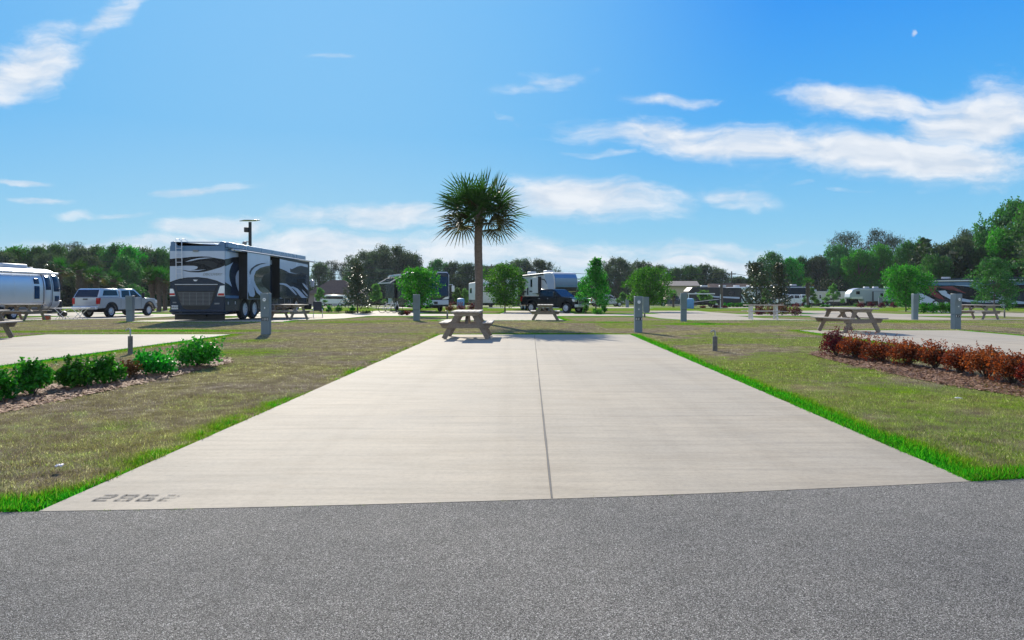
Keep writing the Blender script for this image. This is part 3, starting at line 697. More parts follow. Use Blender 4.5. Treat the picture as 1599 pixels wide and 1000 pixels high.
# (kind, px, top py, half-width px, distance, where)
FAR = [
 ('a', -12, 390, 22, 128, 'at the left picture edge above the aluminium trailer'), ('d', 25, 387, 20, 124, 'above the aluminium trailer roof vent'), ('b', 60, 388, 21, 126, 'above the door of the aluminium trailer'),
 ('a', 88, 385, 18, 130, 'just left of the tallest sabal palm on the left'), ('q', 113, 380, 20, 138, 'poking highest over the wood left of the silver pickup'), ('c', 128, 390, 19, 126, 'above the rear window of the silver pickup topper'),
 ('b', 152, 387, 20, 130, 'above the topper of the silver pickup'), ('a', 180, 384, 20, 127, 'above the cab of the silver pickup'), ('d', 204, 387, 17, 124, 'above the bonnet of the silver pickup'),
 ('c', 226, 390, 18, 130, 'left of the three palms beside the large motorhome'), ('a', 250, 391, 19, 128, 'behind the three palms beside the large motorhome'), ('b', 275, 392, 18, 132, 'touching the left edge of the large motorhome'),
 ('c', 8, 396, 20, 118, 'low in front of the wood behind the aluminium trailer'), ('c', 75, 398, 18, 118, 'behind the nose of the aluminium trailer'), ('c', 140, 402, 18, 116, 'between the paired palms and the silver pickup'), ('a', 196, 402, 17, 117, 'between the pickup and the palms to its right'),
 ('a', 300, 404, 18, 136, 'hidden mostly behind the rear of the large motorhome'),
 ('c', 500, 412, 15, 132, 'just right of the front of the large motorhome'), ('p', 518, 408, 9, 140, 'left of the pair behind the brown roofed house'), ('p', 536, 411, 9, 142, 'right of the pair behind the brown roofed house'),
 ('e', 580, 394, 26, 128, 'left half of the big grey crown behind the flowering magnolia'), ('e', 612, 386, 26, 132, 'highest crown left of the fan palm'), ('c', 640, 398, 20, 126, 'behind the oak with the bare top shoot'),
 ('b', 560, 420, 18, 124, 'behind the lone magnolia'), ('c', 598, 422, 22, 120, 'low behind the pale young tree beside the magnolia'),
 ('b', 684, 407, 14, 128, 'above the windscreen motorhome roof'), ('c', 708, 411, 15, 130, 'between the front facing motorhome and the fan palm'), ('c', 732, 413, 14, 124, 'just left of the fan palm trunk'),
 ('c', 758, 417, 15, 128, 'just right of the fan palm trunk'), ('e', 812, 406, 18, 132, 'above the rear roof of the blue capped trailer'), ('e', 845, 407, 17, 130, 'above the middle roof of the blue capped trailer'), ('c', 785, 414, 16, 136, 'behind the top of the small oak next to the palm'),
 ('a', 880, 428, 14, 128, 'behind the blue nose of the tall trailer'), ('e', 966, 404, 17, 120, 'round crown between the two small oaks right of the black pickup'), ('c', 1000, 410, 18, 128, 'above the round topped small oak'),
 ('a', 938, 424, 16, 126, 'behind the pointed small oak'), ('c', 1030, 416, 15, 130, 'right shoulder above the round topped small oak'), ('b', 1056, 420, 14, 128, 'above the grey steel pedestal in the middle right'), ('a', 1078, 416, 14, 126, 'above the beige shed'),
 ('c', 1100, 415, 17, 130, 'broad crown left of the distant utility pole'), ('c', 1124, 422, 14, 134, 'just left of the distant utility pole'), ('c', 1150, 434, 12, 140, 'low, just right of the distant utility pole'), ('c', 1168, 436, 12, 142, 'low, left of the first magnolia'),
 ('b', 1205, 396, 20, 112, 'behind the pair of magnolias'), ('d', 1235, 404, 16, 108, 'right of the second magnolia'), ('b', 1252, 403, 14, 116, 'further right of the pair of magnolias'), ('c', 1278, 402, 19, 114, 'above the cream travel trailer'),
 ('q', 1322, 364, 24, 118, 'highest pine over the white fifth wheel'), ('a', 1310, 385, 22, 112, 'left of the white fifth wheel roof'), ('d', 1342, 392, 22, 106, 'bright crown above the white fifth wheel'), ('p', 1372, 360, 17, 120, 'rising over the bright small oak on the right'),
 ('q', 1398, 370, 19, 122, 'second behind the bright small oak on the right'), ('d', 1375, 384, 20, 106, 'green crown left of the bright small oak on the right'), ('b', 1418, 380, 19, 110, 'directly over the bright small oak on the right'), ('a', 1442, 376, 19, 112, 'over the tail of the dark motorhome'),
 ('c', 1470, 384, 24, 106, 'olive crown over the rear of the dark motorhome'), ('c', 1500, 374, 27, 106, 'large olive crown over the middle of the dark motorhome'), ('e', 1522, 362, 28, 118, 'silvery topped oak left of the tall tree at the right edge'),
 ('u', 30, 440, 20, 112, 'low in the dark gap left of the tallest sabal palm'), ('v', 205, 448, 18, 112, 'low above the bonnet of the silver pickup'), ('u', 165, 446, 18, 114, 'low above the silver pickup cab'),
 ('v', 545, 440, 16, 118, 'right of the brown roofed house'), ('u', 905, 442, 15, 116, 'between the blue capped trailer and the pointed oak'), ('v', 1040, 446, 15, 118, 'right under the round topped oak'), ('u', 1300, 440, 20, 104, 'between the cream trailer and the white fifth wheel'),
 ('v', 1420, 436, 20, 98, 'behind the brightest oak on the right'), ('u', 1500, 428, 24, 103, 'just over the roof of the dark motorhome'),
 ('b', 1585, 318, 40, 106, 'tallest tree at the right picture edge'), ('d', 1566, 360, 26, 102, 'bright green lower crown beneath the tall tree at the right edge'), ('d', 1616, 318, 28, 101, 'bright foliage cut off by the right picture edge'), ('a', 1536, 388, 24, 104, 'behind the small oak in front of the dark motorhome'),
 ('a', 1460, 400, 20, 96, 'low dark crown just over the dark motorhome awning'),
]
for i, (k, px, py, hw, D, where) in enumerate(FAR):
    if 470 < px < 1415: D += 42
    src, h0, r0 = KINDS[k]; H = Z(py, D)-G(D); s = hw*D/F/r0
    place(src, USED, X(px, D), D, i*1.9, s*(1.40 if px < 1180 else 1.2), H/h0, f"{WORDS[k]} {where}", 'trees of the wood behind the sites')
for i in range(22):                                  # the wood runs on past both picture edges
    px = -40-i*24 if i < 12 else 1650+(i-12)*34; D = 128+5*math.sin(i*2.1) if i < 12 else 88+4*math.sin(i*1.7)
    src, h0, r0 = KINDS['abcd'[i % 4]]; H = (11.5 if i < 12 else 13)+1.6*math.sin(i*2.7)
    place(src, USED, X(px, D), D, i*1.3, 1.05, H/h0, 'tree of the wood beyond the left picture edge' if i < 12 else 'tree of the wood beyond the right picture edge', 'trees of the wood beyond the left edge' if i < 12 else 'trees of the wood beyond the right edge')
# dark understory that closes the wood below the crowns: a continuous far-off thicket, uncountable
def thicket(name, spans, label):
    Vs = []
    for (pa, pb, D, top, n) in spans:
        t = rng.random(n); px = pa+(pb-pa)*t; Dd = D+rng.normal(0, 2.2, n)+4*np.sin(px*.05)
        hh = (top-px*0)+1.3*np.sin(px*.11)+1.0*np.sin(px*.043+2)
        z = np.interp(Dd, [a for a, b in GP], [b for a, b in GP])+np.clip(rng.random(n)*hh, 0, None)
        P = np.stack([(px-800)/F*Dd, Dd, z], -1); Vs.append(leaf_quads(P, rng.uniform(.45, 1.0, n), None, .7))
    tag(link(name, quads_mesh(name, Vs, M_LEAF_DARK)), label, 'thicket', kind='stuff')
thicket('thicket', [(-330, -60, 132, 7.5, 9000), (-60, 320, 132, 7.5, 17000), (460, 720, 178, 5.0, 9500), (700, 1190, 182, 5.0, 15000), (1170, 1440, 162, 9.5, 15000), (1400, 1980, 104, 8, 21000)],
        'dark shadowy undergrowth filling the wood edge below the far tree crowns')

# ---- small site trees
def site_tree(name, seed, px, D, top, hw, base, leafm, label, n=3600, ls=.15, shape='round', lobes=18, tr=.06, lobe_r=None, group='young oaks between the sites', aspect=.6, shell=.45):
    H = Z(top, D)-G(D); cr = hw*D/F; cb = Z(base, D)-G(D)
    t = tree(name, seed, H, cr, cb, lobes, n, ls, leafm, tr, lobe_r=lobe_r or cr*.30, shape=shape, aspect=aspect, shell=shell)
    t.location = (X(px, D), D, G(D)); return tag(t, label, 'tree', group)
t = site_tree('young_oak', 41, 655, 46, 420, 34, 474, M_LEAF_SITE, 'small bushy green oak with a bare shoot on top, before the front facing motorhome', 5200, .13, lobes=30)
mb = MB(); D = 46; zt = Z(398, D)-G(D); zb = Z(430, D)-G(D)
mb.tube([(.02, 0, zb-.5), (.05, 0, zb+.5), (0, 0, zt)], [.03, .02, .004], 6)
for z_, a_ in ((zb+.6, .25), (zb+.75, -.22), (zb+.95, .16), (zb+1.1, -.12), (zb+.45, -.2)): mb.tube([(.04, 0, z_), (.04+a_, .03, z_+.16)], [.008, .003], 4)
mb.build('bare_shoot', M_BARK, t, smooth=True)
site_tree('young_oak', 42, 789, 62, 414, 35, 477, M_LEAF_SITE, 'round dark green oak between the fan palm trunk and the black pickup', 6500, .16, lobes=36)
site_tree('young_oak', 43, 931, 58, 404, 27, 476, M_LEAF_SITE, 'pointed green oak with a thin top, right of the black pickup', 5600, .15, shape='cone', lobes=36)
site_tree('young_oak', 44, 1014, 64, 419, 35, 474, M_LEAF_SITE, 'round topped bright oak behind the tall numbered pedestal on the right lawn', 6500, .16, lobes=36)
site_tree('young_oak', 45, 1415, 66, 417, 37, 477, M_LEAF_SITE, 'brightest green oak behind the far right plain pedestal', 7000, .17, lobes=38)
site_tree('young_oak', 46, 1553, 62, 405, 35, 477, M_LEAF_FAR, 'blue green oak in front of the dark motorhome on the right', 6500, .16, lobes=38)
site_tree('magnolia', 51, 559, 58, 411, 20, 476, M_MAGN, 'dark bronze magnolia standing alone right of the large motorhome', 3600, .17, shape='cone', lobes=22, lobe_r=.48, group='magnolias', aspect=.45)
site_tree('magnolia', 52, 1181, 60, 409, 19, 478, M_MAGN, 'left one of two dark magnolias behind the long picnic table', 3400, .17, shape='round', lobes=20, lobe_r=.45, group='magnolias', aspect=.45)
site_tree('magnolia', 53, 1217, 62, 411, 16, 478, M_MAGN, 'right one of two dark magnolias behind the long picnic table', 3000, .17, shape='cone', lobes=20, lobe_r=.45, group='magnolias', aspect=.45)
site_tree('magnolia', 54, 78, 64, 412, 14, 478, M_MAGN, 'dark magnolia behind the nose of the aluminium trailer', 2600, .17, shape='cone', lobes=18, lobe_r=.5, group='magnolias', aspect=.45)
for sd_, px, D, top, hw, lab in [(61, 588, 82, 444, 14, 'pale young tree right of the lone magnolia'), (62, 500, 95, 450, 9, 'pale thin young tree left of the brown roofed house'), (63, 714, 90, 450, 10, 'pale young tree between the front facing motorhome and the palm'),
                                 (64, 1268, 90, 450, 10, 'pale thin tree in front of the cream travel trailer'), (65, 1302, 92, 444, 12, 'pale pointed tree left of the white fifth wheel'), (66, 973, 98, 458, 9, 'pale low tree left of the numbered pedestal on the right lawn'),
                                 (67, 1098, 86, 455, 16, 'pale spreading young tree behind the tilted awning'), (68, 1196, 88, 452, 9, 'pale young tree between the two magnolias'), (69, 726, 96, 452, 8, 'smaller pale tree just left of the fan palm trunk')]:
    site_tree('young_tree', sd_, px, D, top, hw, 472, M_LEAF_PALE, lab, 1300, .2, shape='cone', lobes=13, tr=.04, group='pale young trees', shell=.3)

# ---- palms
def fan(mbV, base, direction, plen, frad, nseg=26, spread=R(118), droop=.35, rs=random):
    """costapalmate frond: returns verts of narrow folded segments"""
    d = Vector(direction).normalized(); up = Vector((0, 0, 1)); s = d.cross(up)
    s = s.normalized() if s.length > .05 else Vector((1, 0, 0)); n = s.cross(d).normalized()
    tip = Vector(base)+d*plen+Vector((0, 0, -.10*plen)); out = []
    rot = rs.uniform(-.9, .9); s = (s*math.cos(rot)+n*math.sin(rot)).normalized(); n = s.cross(d).normalized()
    for i in range(nseg):
        a = -spread+2*spread*i/(nseg-1); L_ = frad*(1-.28*(abs(a)/spread)**2)*rs.uniform(.9, 1.07)
        v = (d*math.cos(a)+s*math.sin(a)+n*(.10+.22*abs(math.sin(a)))).normalized(); w = v.cross(n).normalized()*frad*(.027 if nseg > 20 else .05)
        m1 = tip+v*L_*.55; e = tip+v*L_*.97+Vector((0, 0, -droop*L_*rs.uniform(.25, 1)))
        wv = w*1.0; f = n*frad*.012*(1 if i % 2 else -1)
        out += [tip-wv*.3, tip+wv*.3, m1+wv+f, m1-wv-f, m1-wv-f, m1+wv+f, e+wv*.12, e-wv*.12]
    return tip, out
def palm(name, H, tr, cr, nf, label, px, D, seed, boots=False, group=None, nseg=26, skirt=6, trunkm=None):
    rs = random.Random(seed); t = empty(name, (X(px, D), D, G(D))); mb = MB()
    k = 34; P = [(math.sin(i*.25+seed)*.02, 0, -.1+(H+.1)*i/k) for i in range(k+1)]
    rd = [tr*(1.22-.22*min(1, i/5))*(1+(.10 if boots else .035)*(i % 2))*(1.0 if i < k*.55 else (1.25 if boots else 1.0)) for i in range(k+1)]
    mb.tube(P, rd, 14)
    if boots:
        for i in range(46):
            a = i*2.4; z = H*(.45+.55*i/46); c = Vector((math.cos(a)*tr*1.15, math.sin(a)*tr*1.15, z)); o = c+Vector((math.cos(a)*.14, math.sin(a)*.14, .22)); mb.beam(c, o, .10, .04)
    mb.build('trunk', trunkm or (M_PALMBARK if not boots else M_SABAL), t, smooth=True)
    live = []; old = []; st = MB()
    if not boots:
        for i in range(13):                               # young and folded fans filling the heart of the crown
            a = i*2.399+1; e_ = rs.uniform(-.45, 1.3); d = (math.cos(a)*math.cos(e_), math.sin(a)*math.cos(e_), math.sin(e_))
            tip, q = fan(None, (0, 0, H-.2+.3*rs.random()), d, cr*rs.uniform(.14, .26), cr*rs.uniform(.26, .38), 16, droop=.15, rs=rs); (live if i % 4 else old).extend(q); st.tube([(0, 0, H-.2), tip], [.025, .015], 4)
        for i in range(22):
            a = i*2.4; z = H-.75+.04*i; c = Vector((math.cos(a)*tr*.9, math.sin(a)*tr*.9, z)); st.beam(c, c+Vector((math.cos(a)*.22, math.sin(a)*.22, .34)), .09, .03)
    for i in range(nf):
        f = i/(nf-1); el = .96*math.asin(max(-.9, min(.97, (.97 if boots else .93)-f*(1.36 if not boots else 1.35))))+rs.uniform(-.12, .12); a = i*2.399+rs.uniform(-.15, .15)
        d = (math.cos(a)*math.cos(el), math.sin(a)*math.cos(el), math.sin(el)); pl = cr*rs.uniform(.40, .54); fr = cr*rs.uniform(.50, .60)
        b = (0, 0, H-.30+.35*(1-f)); dead = f > 1-skirt/nf
        tip, q = fan(None, b, d, pl*(.92 if dead else 1), fr, nseg, droop=.06+.28*f, rs=rs)
        (old if dead else live).extend(q)
        st.tube([b, Vector(b)+Vector(d)*pl*.5+Vector((0, 0, .02)), tip], [.025, .016, .012], 4)
    if live:
        V = np.array([tuple(v) for v in live]); me = npmesh('fronds', V, np.arange(len(V)).reshape(-1, 4), M_PALM); link('fronds', me, t)
    if old:
        V = np.array([tuple(v) for v in old]); me = npmesh('old_fronds', V, np.arange(len(V)).reshape(-1, 4), M_PALMDEAD if boots else M_PALM_OLD); o = link('old_fronds', me, t)
        if not boots: o['label'] = 'browning older fronds hanging below'
    st.build('leaf_stalks', M_PALMDEAD if boots else M_STALK, t)
    return tag(t, label, 'palm tree', group)
M_PALM_OLD = leafmat('palm_frond_olive', (.025, .03, .010), (.05, .048, .016), (.085, .066, .024), .3)
M_SABAL = bark_mat('sabal_bark', (.05, .038, .03), (.15, .11, .085), (3, 3, 14))
M_STALK = plain('palm_stalk', (.07, .085, .03), .5, var=.3)
D = 30.5; palm('fan_palm', Z(330, D)-G(D), .175, 2.24, 34, 'tall fan palm with a full round crown standing behind the picnic table', 748, D, 5, nseg=24, skirt=10)
for i, (px, D, top, lab) in enumerate([(92, 66, 412, 'tallest sabal palm, thin trunked, right of the aluminium trailer'), (124, 70, 415, 'thick trunked palm above the rear of the silver pickup'), (133, 74, 424, 'shorter palm tucked just right of the thick trunked one'),
                                       (151, 72, 424, 'broad bristly palm above the silver pickup topper'), (178, 74, 430, 'short palm above the cab of the silver pickup'), (238, 66, 424, 'leftmost of three palms beside the large motorhome'),
                                       (249, 66, 426, 'middle palm of three beside the large motorhome'), (258, 68, 424, 'rightmost of three palms, nearest the large motorhome'), (1262, 88, 440, 'small lone palm above the cream travel trailer'), (1052, 96, 458, 'tiny palm by the beige shed')]):
    sm = i > 7; palm('sabal_palm', Z(top+(2 if sm else 7), D)-G(D), .14 if sm else .19, 1.0 if sm else 1.3, 16 if sm else 22, lab, px, D, 100+i, boots=True, group='young sabal palms', nseg=12, skirt=3)

# ================================================================== HEDGES AND MULCH
def mulch(name, poly, n, label):
    # poly: (x, y) outline; a low mound of straw and bark bits
    P = [Vector(p) for p in poly]; xs = [p.x for p in P]; ys = [p.y for p in P]
    def inside(x, y):
        c = False; j = len(P)-1
        for i in range(len(P)):
            if (P[i].y > y) != (P[j].y > y) and x < (P[j].x-P[i].x)*(y-P[i].y)/(P[j].y-P[i].y)+P[i].x: c = not c
            j = i
        return c
    V = []; F_ = []; M_ = []
    cnt = 0
    while cnt < n:
        x = random.uniform(min(xs), max(xs)); y = random.uniform(min(ys), max(ys))
        edge = random.gauss(0, .06)
        if not inside(x+edge, y+random.gauss(0, .06)): continue
        a = random.random()*PI; L_ = random.uniform(.02, .085); w = random.uniform(.004, .016); z = .004+abs(random.gauss(0, .012)); tz = random.gauss(0, .012)
        dx, dy = math.cos(a)*L_/2, math.sin(a)*L_/2; ex, ey = -math.sin(a)*w, math.cos(a)*w
        b = len(V); V += [(x-dx-ex, y-dy-ey, z), (x-dx+ex, y-dy+ey, z+.003), (x+dx+ex, y+dy+ey, z+tz+.004), (x+dx-ex, y+dy-ey, z+tz)]
        F_.append((b, b+1, b+2, b+3)); cnt += 1
    me = npmesh(name, V, F_, M_STRAWV); o = link(name, me); tag(o, label, 'mulch', kind='stuff')
    mb = MB(); nn = len(P); c = sum(P, Vector((0, 0)))/nn
    pv = []
    for i in range(nn):
        a_, b_ = P[i], P[(i+1) % nn]
        for k in range(6): q = a_+(b_-a_)*k/6; q = q+(q-c).normalized()*random.uniform(-.05, .05); pv.append(q)
    vs = [(q.x, q.y, .0035) for q in pv]; mb.add(vs, [tuple(range(len(vs)))]); tag(mb.build('mulch_bed', M_MULCH), kind='structure')
m, N, L, b = newmat('straw_varied'); nn_ = noise(N, L, 31, 3, .7, wpos(N, L))
L.new(ramp(N, L, nn_, [(.3, (.08, .035, .018)), (.47, (.24, .115, .055)), (.60, (.40, .215, .11)), (.72, (.62, .47, .34))]), b.inputs['Base Color']); b.inputs['Roughness'].default_value = .8
M_STRAWV = m
def shrub(name, px, py, D, hw, top, n, leafm, label, group, ls=.05, stems=9, low=.12, cat='shrub', aspect=.62, seed=0, lobes=11):
    """py unused for far ones; D distance of its foot; hw half width and top in photo pixels give its real size"""
    rs = random.Random(seed*13+px); H = Z(top, D)-G(D); w = hw*D/F; t = empty(name, (X(px, D), D, G(D)))
    mb = MB(); Vs = []
    for i in range(stems):
        a = i*2.4; r = w*rs.uniform(.25, .8); z = H*rs.uniform(.5, .9)
        mb.tube([(rs.uniform(-.06, .06)*w, rs.uniform(-.06, .06)*w, -.02), (math.cos(a)*r*.45, math.sin(a)*r*.45, z*.45), (math.cos(a)*r, math.sin(a)*r, z)], [.012, .008, .003], 4)
    mb.build('stems', M_BARK, t, smooth=True)
    for i in range(lobes):
        a = i*2.399; f = (i+.5)/lobes; rr = w*.62*math.sqrt(f)*rs.uniform(.8, 1.1); zc = H*(low+(1-low)*rs.uniform(.30, .74)*(1.08-.35*f)); lr = w*rs.uniform(.36, .50)
        m_ = n//lobes; d, r = ball(m_, .35); P = np.array([math.cos(a)*rr, math.sin(a)*rr, zc])+d*r[:, None]*np.array([lr, lr, min(lr, H*.34)])
        P = P[P[:, 2] > .01]; Vs.append(leaf_quads(P, ls*rng.uniform(.6, 1.3, len(P)), d[:len(P)]*.5, aspect))
    for i in range(10):                                  # shoots that break the outline
        a = rs.random()*2*PI; r = w*rs.uniform(0, .9); z0 = H*rs.uniform(.75, .9); k = 14
        tt = np.linspace(0, 1, k)[:, None]; P = np.array([math.cos(a)*r, math.sin(a)*r, z0])+tt*np.array([math.cos(a)*.12*w, math.sin(a)*.12*w, H*.24])+rng.normal(0, .012, (k, 3))
        Vs.append(leaf_quads(P, ls*.8, None, aspect))
    link('foliage', quads_mesh('foliage', Vs, leafm), t)
    return tag(t, label, cat, group)
left_h = [(-62, 640, 36, 590), (-8, 630, 31, 577), (50, 618, 31, 567), (116, 607, 33, 560), (163, 600, 27, 556), (240, 586, 30, 547), (310, 573, 37, 531)]
ll = ['green leafy shrub beyond the left picture edge', 'green leafy shrub cut by the left picture edge', 'round green shrub, second from the left edge in the left mulch bed', 'wide green shrub, third from the left edge, touching its neighbour', 'green shrub touching the wide one, just before the brown gap',
      'green shrub just right of the small brown withered shrub', 'largest green shrub at the far right end of the left mulch bed']
for i, ((px, by, hw, top), lab) in enumerate(zip(left_h, ll)):
    D = gp(px, by).y; shrub('hedge_shrub', px, by, D, hw*random.uniform(1.05, 1.25), top+random.uniform(-2, 3), 1900 if i != 6 else 2600, M_LEAF_HEDGE, lab, 'green shrubs of the left hedge', ls=.062, seed=i, lobes=12 if i != 6 else 16, low=.10)
D = gp(204, 592).y; shrub('hedge_shrub', 204, 592, D, 19, 566, 420, M_BROWNLEAF, 'small withered brown shrub in the gap of the left hedge', 'green shrubs of the left hedge', ls=.045, seed=9, low=.05)
right_h = [(1306, 557, 20, 512), (1338, 561, 20, 524), (1376, 566, 24, 526), (1418, 572, 24, 533), (1460, 577, 20, 537), (1500, 584, 23, 543), (1541, 592, 24, 545), (1582, 600, 24, 553), (1626, 609, 26, 560)]
rl = ['tall dark red shrub at the far left end of the copper hedge', 'copper shrub, second from the picnic table end', 'full orange copper shrub, third from the picnic table end', 'copper shrub, fourth from the picnic table end, before the thin spot', 'small copper shrub with bare lower stems, fifth from the table end',
      'copper shrub, sixth from the table end, olive in its centre', 'copper shrub, seventh from the table end with open branches', 'bright orange shrub beside the right picture edge', 'copper shrub cut off by the right picture edge']
for i, ((px, by, hw, top), lab) in enumerate(zip(right_h, rl)):
    D = gp(px, by).y; shrub('copper_shrub', px, by, D, hw*random.uniform(1.3, 1.6), top+random.uniform(-2, 3), 3200, M_REDLEAF if i else M_MAROONLEAF, lab, 'copper leaved shrubs of the right hedge', ls=.036, seed=20+i, low=.12 if i > 3 else .03, stems=16, aspect=.7, lobes=18)
def bed(pts): return [tuple(gp(a, b)[:2]) for a, b in pts]
mulch('mulch', bed([(-120, 665), (-20, 650), (100, 625), (210, 601), (290, 584), (365, 566), (340, 560), (270, 566), (200, 584), (130, 596), (60, 606), (-20, 622), (-120, 640)]), 7000, 'pinkish brown bark mulch under the green left hedge')
mulch('mulch', bed([(1262, 553), (1330, 571), (1400, 585), (1480, 602), (1560, 614), (1690, 636), (1690, 612), (1600, 602), (1500, 582), (1420, 570), (1340, 556), (1280, 549)]), 8000, 'reddish brown straw mulch under the copper right hedge')

far_shrubs = []
for i, (px, hw, top, lab) in enumerate([(502, 6, 478, 'leftmost clipped boxwood below the brown roofed house'), (514, 6, 479, 'second clipped boxwood below the brown roofed house'), (529, 8, 479, 'widest clipped boxwood below the brown roofed house'), (551, 6, 479, 'single clipped boxwood left of the lone magnolia trunk')]):
    shrub('clipped_shrub', px, 0, 62, hw, top-1, 700, M_LEAF_HEDGE, lab, 'clipped shrubs by the far street', ls=.10, seed=40+i, low=0)
for i, (px, D, hw, top, lab) in enumerate([(915, 56, 6, 474, 'round shrub on the left of the pointed oak trunk'), (944, 56, 6, 474, 'round shrub on the right of the pointed oak trunk'), (934, 53, 12, 483, 'low spreading shrub at the foot of the pointed oak'),
                                           (1352-14, 105, 5, 474, 'small green shrub left of the maroon row'), (1262, 88, 6, 475, 'green shrub left of the pair by the cream trailer'), (1284, 92, 5, 476, 'left of two little round shrubs by the cream trailer'), (1292, 92, 5, 476, 'right of two little round shrubs by the cream trailer')]):
    shrub('clipped_shrub', px, 0, D, hw, top, 600, M_LEAF_HEDGE, lab, 'clipped shrubs by the far street', ls=.10, seed=50+i, low=0)
for i, (px, D, hw, top, lab) in enumerate([(703, 66, 11, 473, 'maroon shrub right of the front facing motorhome'), (720, 66, 11, 473, 'maroon shrub in the middle, left of the fan palm trunk'), (737, 66, 9, 474, 'maroon shrub tucked against the fan palm trunk'),
                                           (1345, 84, 7, 472, 'leftmost maroon shrub in front of the white fifth wheel'), (1361, 84, 7, 472, 'second maroon shrub in front of the white fifth wheel'), (1377, 84, 7, 473, 'third maroon shrub in front of the white fifth wheel'), (1396, 84, 7, 473, 'fourth maroon shrub, left of the bright oak trunk'),
                                           (1205, 50, 14, 477, 'olive brown shrub under the long picnic table'), (1222, 50, 14, 476, 'copper brown shrub right of the long picnic table'), (1242, 49, 13, 475, 'darkest clipped shrub at the right end of the brown row'), (1188, 51, 10, 479, 'dark brown shrub at the left end of the brown row'),
                                           (1098, 84, 6, 478, 'small maroon shrub left of the patch under the tilted awning'), (1118, 84, 8, 477, 'wider maroon shrub right under the tilted awning'), (1133, 84, 5, 478, 'small maroon shrub right of the utility pole foot')]):
    shrub('maroon_shrub', px, 0, D, hw, top, 800, M_MAROONLEAF if i not in (7, 8) else M_BROWNLEAF, lab, 'maroon shrubs between the far sites', ls=.09, seed=60+i, low=0)
for i, (px, hw) in enumerate([(1443, 9), (1457, 9), (1471, 9), (1484, 9)]):
    shrub('broadleaf_shrub', px, 0, 58, hw+1, 474, 800, M_LEAF_BRIGHT, ['bright green shrub just right of the far plain pedestal', 'bright green shrub, second from the far plain pedestal', 'bright green shrub, third from the far plain pedestal', 'bright green shrub touching the numbered pedestal at right'][i], 'green shrubs before the dark motorhome', ls=.12, seed=80+i, low=0)
for i, (px, D, hw, c, lab) in enumerate([(628, 50, 7, M_LEAF_DARK, 'dark clump of flowers left of the plain pedestal behind the table'), (636, 50, 8, M_REDLEAF, 'orange flowers left of the plain pedestal behind the table'), (548, 56, 12, M_LEAF_DARK, 'dark ground shrub left of the lone magnolia foot'), (572, 56, 13, M_LEAF_DARK, 'dark ground shrub right of the lone magnolia foot')]):
    shrub('flower_clump', px, 0, D, hw, 486, 500, c, lab, 'low planting by the street', ls=.08, seed=90+i, low=0, cat='plant')
for i in range(7):
    px = 1133+i*6; shrub('clipped_shrub', px, 0, 92, 4, 474, 260, M_LEAF_BRIGHT, ['bright shrub left end', 'bright shrub second', 'bright shrub third', 'bright shrub in the middle', 'bright shrub fifth', 'bright shrub sixth', 'bright shrub right end'][i]+' of the short row right of the utility pole', 'row of little bright shrubs', ls=.14, seed=100+i, low=0)

# ================================================================== PICNIC TABLES
def picnic_table():
    t = empty('picnic_table'); mb = MB(); w = .80
    for i in range(5):
        x = -w/2+(i+.5)*w/5; mb.box(x-.074, x+.074, -.92+random.uniform(-.01, .01), .92, .735, .775)
    for y in (-.63, 0, .63):                             # cleats with slanted ends
        mb.prism([(-.39, .733), (.39, .733), (.30, .64), (-.30, .64)], 'y', y-.02+(.022 if y > 0 else -.022), y+.02+(.022 if y > 0 else -.022))
    mb.build('tabletop', M_WOOD2, t, bevel=.005, seg=1)
    for s in (-1, 1):
        mb = MB()
        for k in (0, 1): a = s*(.535+k*.135); mb.box(a-.064, a+.064, -.92, .92+random.uniform(-.01, .01), .43, .468)
        mb.build('bench', M_WOOD2, t, bevel=.005, seg=1)
    for y in (-.63, .63):
        o = .041 if y > 0 else -.041
        for s in (-1, 1):
            mb = MB(); mb.beam((s*.20, y, .728), (s*.62, y, 0), .14, .038, side=(1, 0, .6)); mb.build('leg', M_WOOD, t, bevel=.004, seg=1)
        mb = MB(); mb.prism([(-.735, .428), (.735, .428), (.65, .30), (-.65, .30)], 'y', y+o-.019, y+o+.019); mb.build('crossbeam', M_WOOD, t, bevel=.004, seg=1)
        mb = MB(); mb.beam((0, y*.92, .37), (0, y*.18, .70), .09, .038, side=(1, 0, 0)); mb.build('brace', M_WOOD, t, bevel=.004, seg=1)
    return tag(t, cat='picnic table', group='wooden picnic tables on the site pads')
TBL = picnic_table()
def put_table(px, D, rz, s, lab, first=False):
    o = TBL if first else copy_tree(TBL); o.location = (X(px, D), D, G(D)+.014); o.rotation_euler = (0, 0, R(rz)); o.scale = (s, s, s); o['label'] = lab
put_table(731, 20.3, -1, 1.03, 'weathered picnic table at the far end of the empty site before the fan palm', True)
put_table(1325, 23.4, 12, 1.05, 'picnic table turned at an angle behind the copper hedge')
put_table(-42, 19.5, 4, 1.05, 'picnic table cut by the left picture edge')
put_table(36, 33.6, 82, 1.02, 'picnic table set broadside below the aluminium trailer')
put_table(452, 34.9, 66, 1.02, 'picnic table beside the wheels of the large motorhome')
put_table(852, 34.2, -3, 1.0, 'picnic table seen from its end in front of the black pickup')
put_table(1528, 37, 22, 1.02, 'picnic table behind the numbered pedestal on the far right')
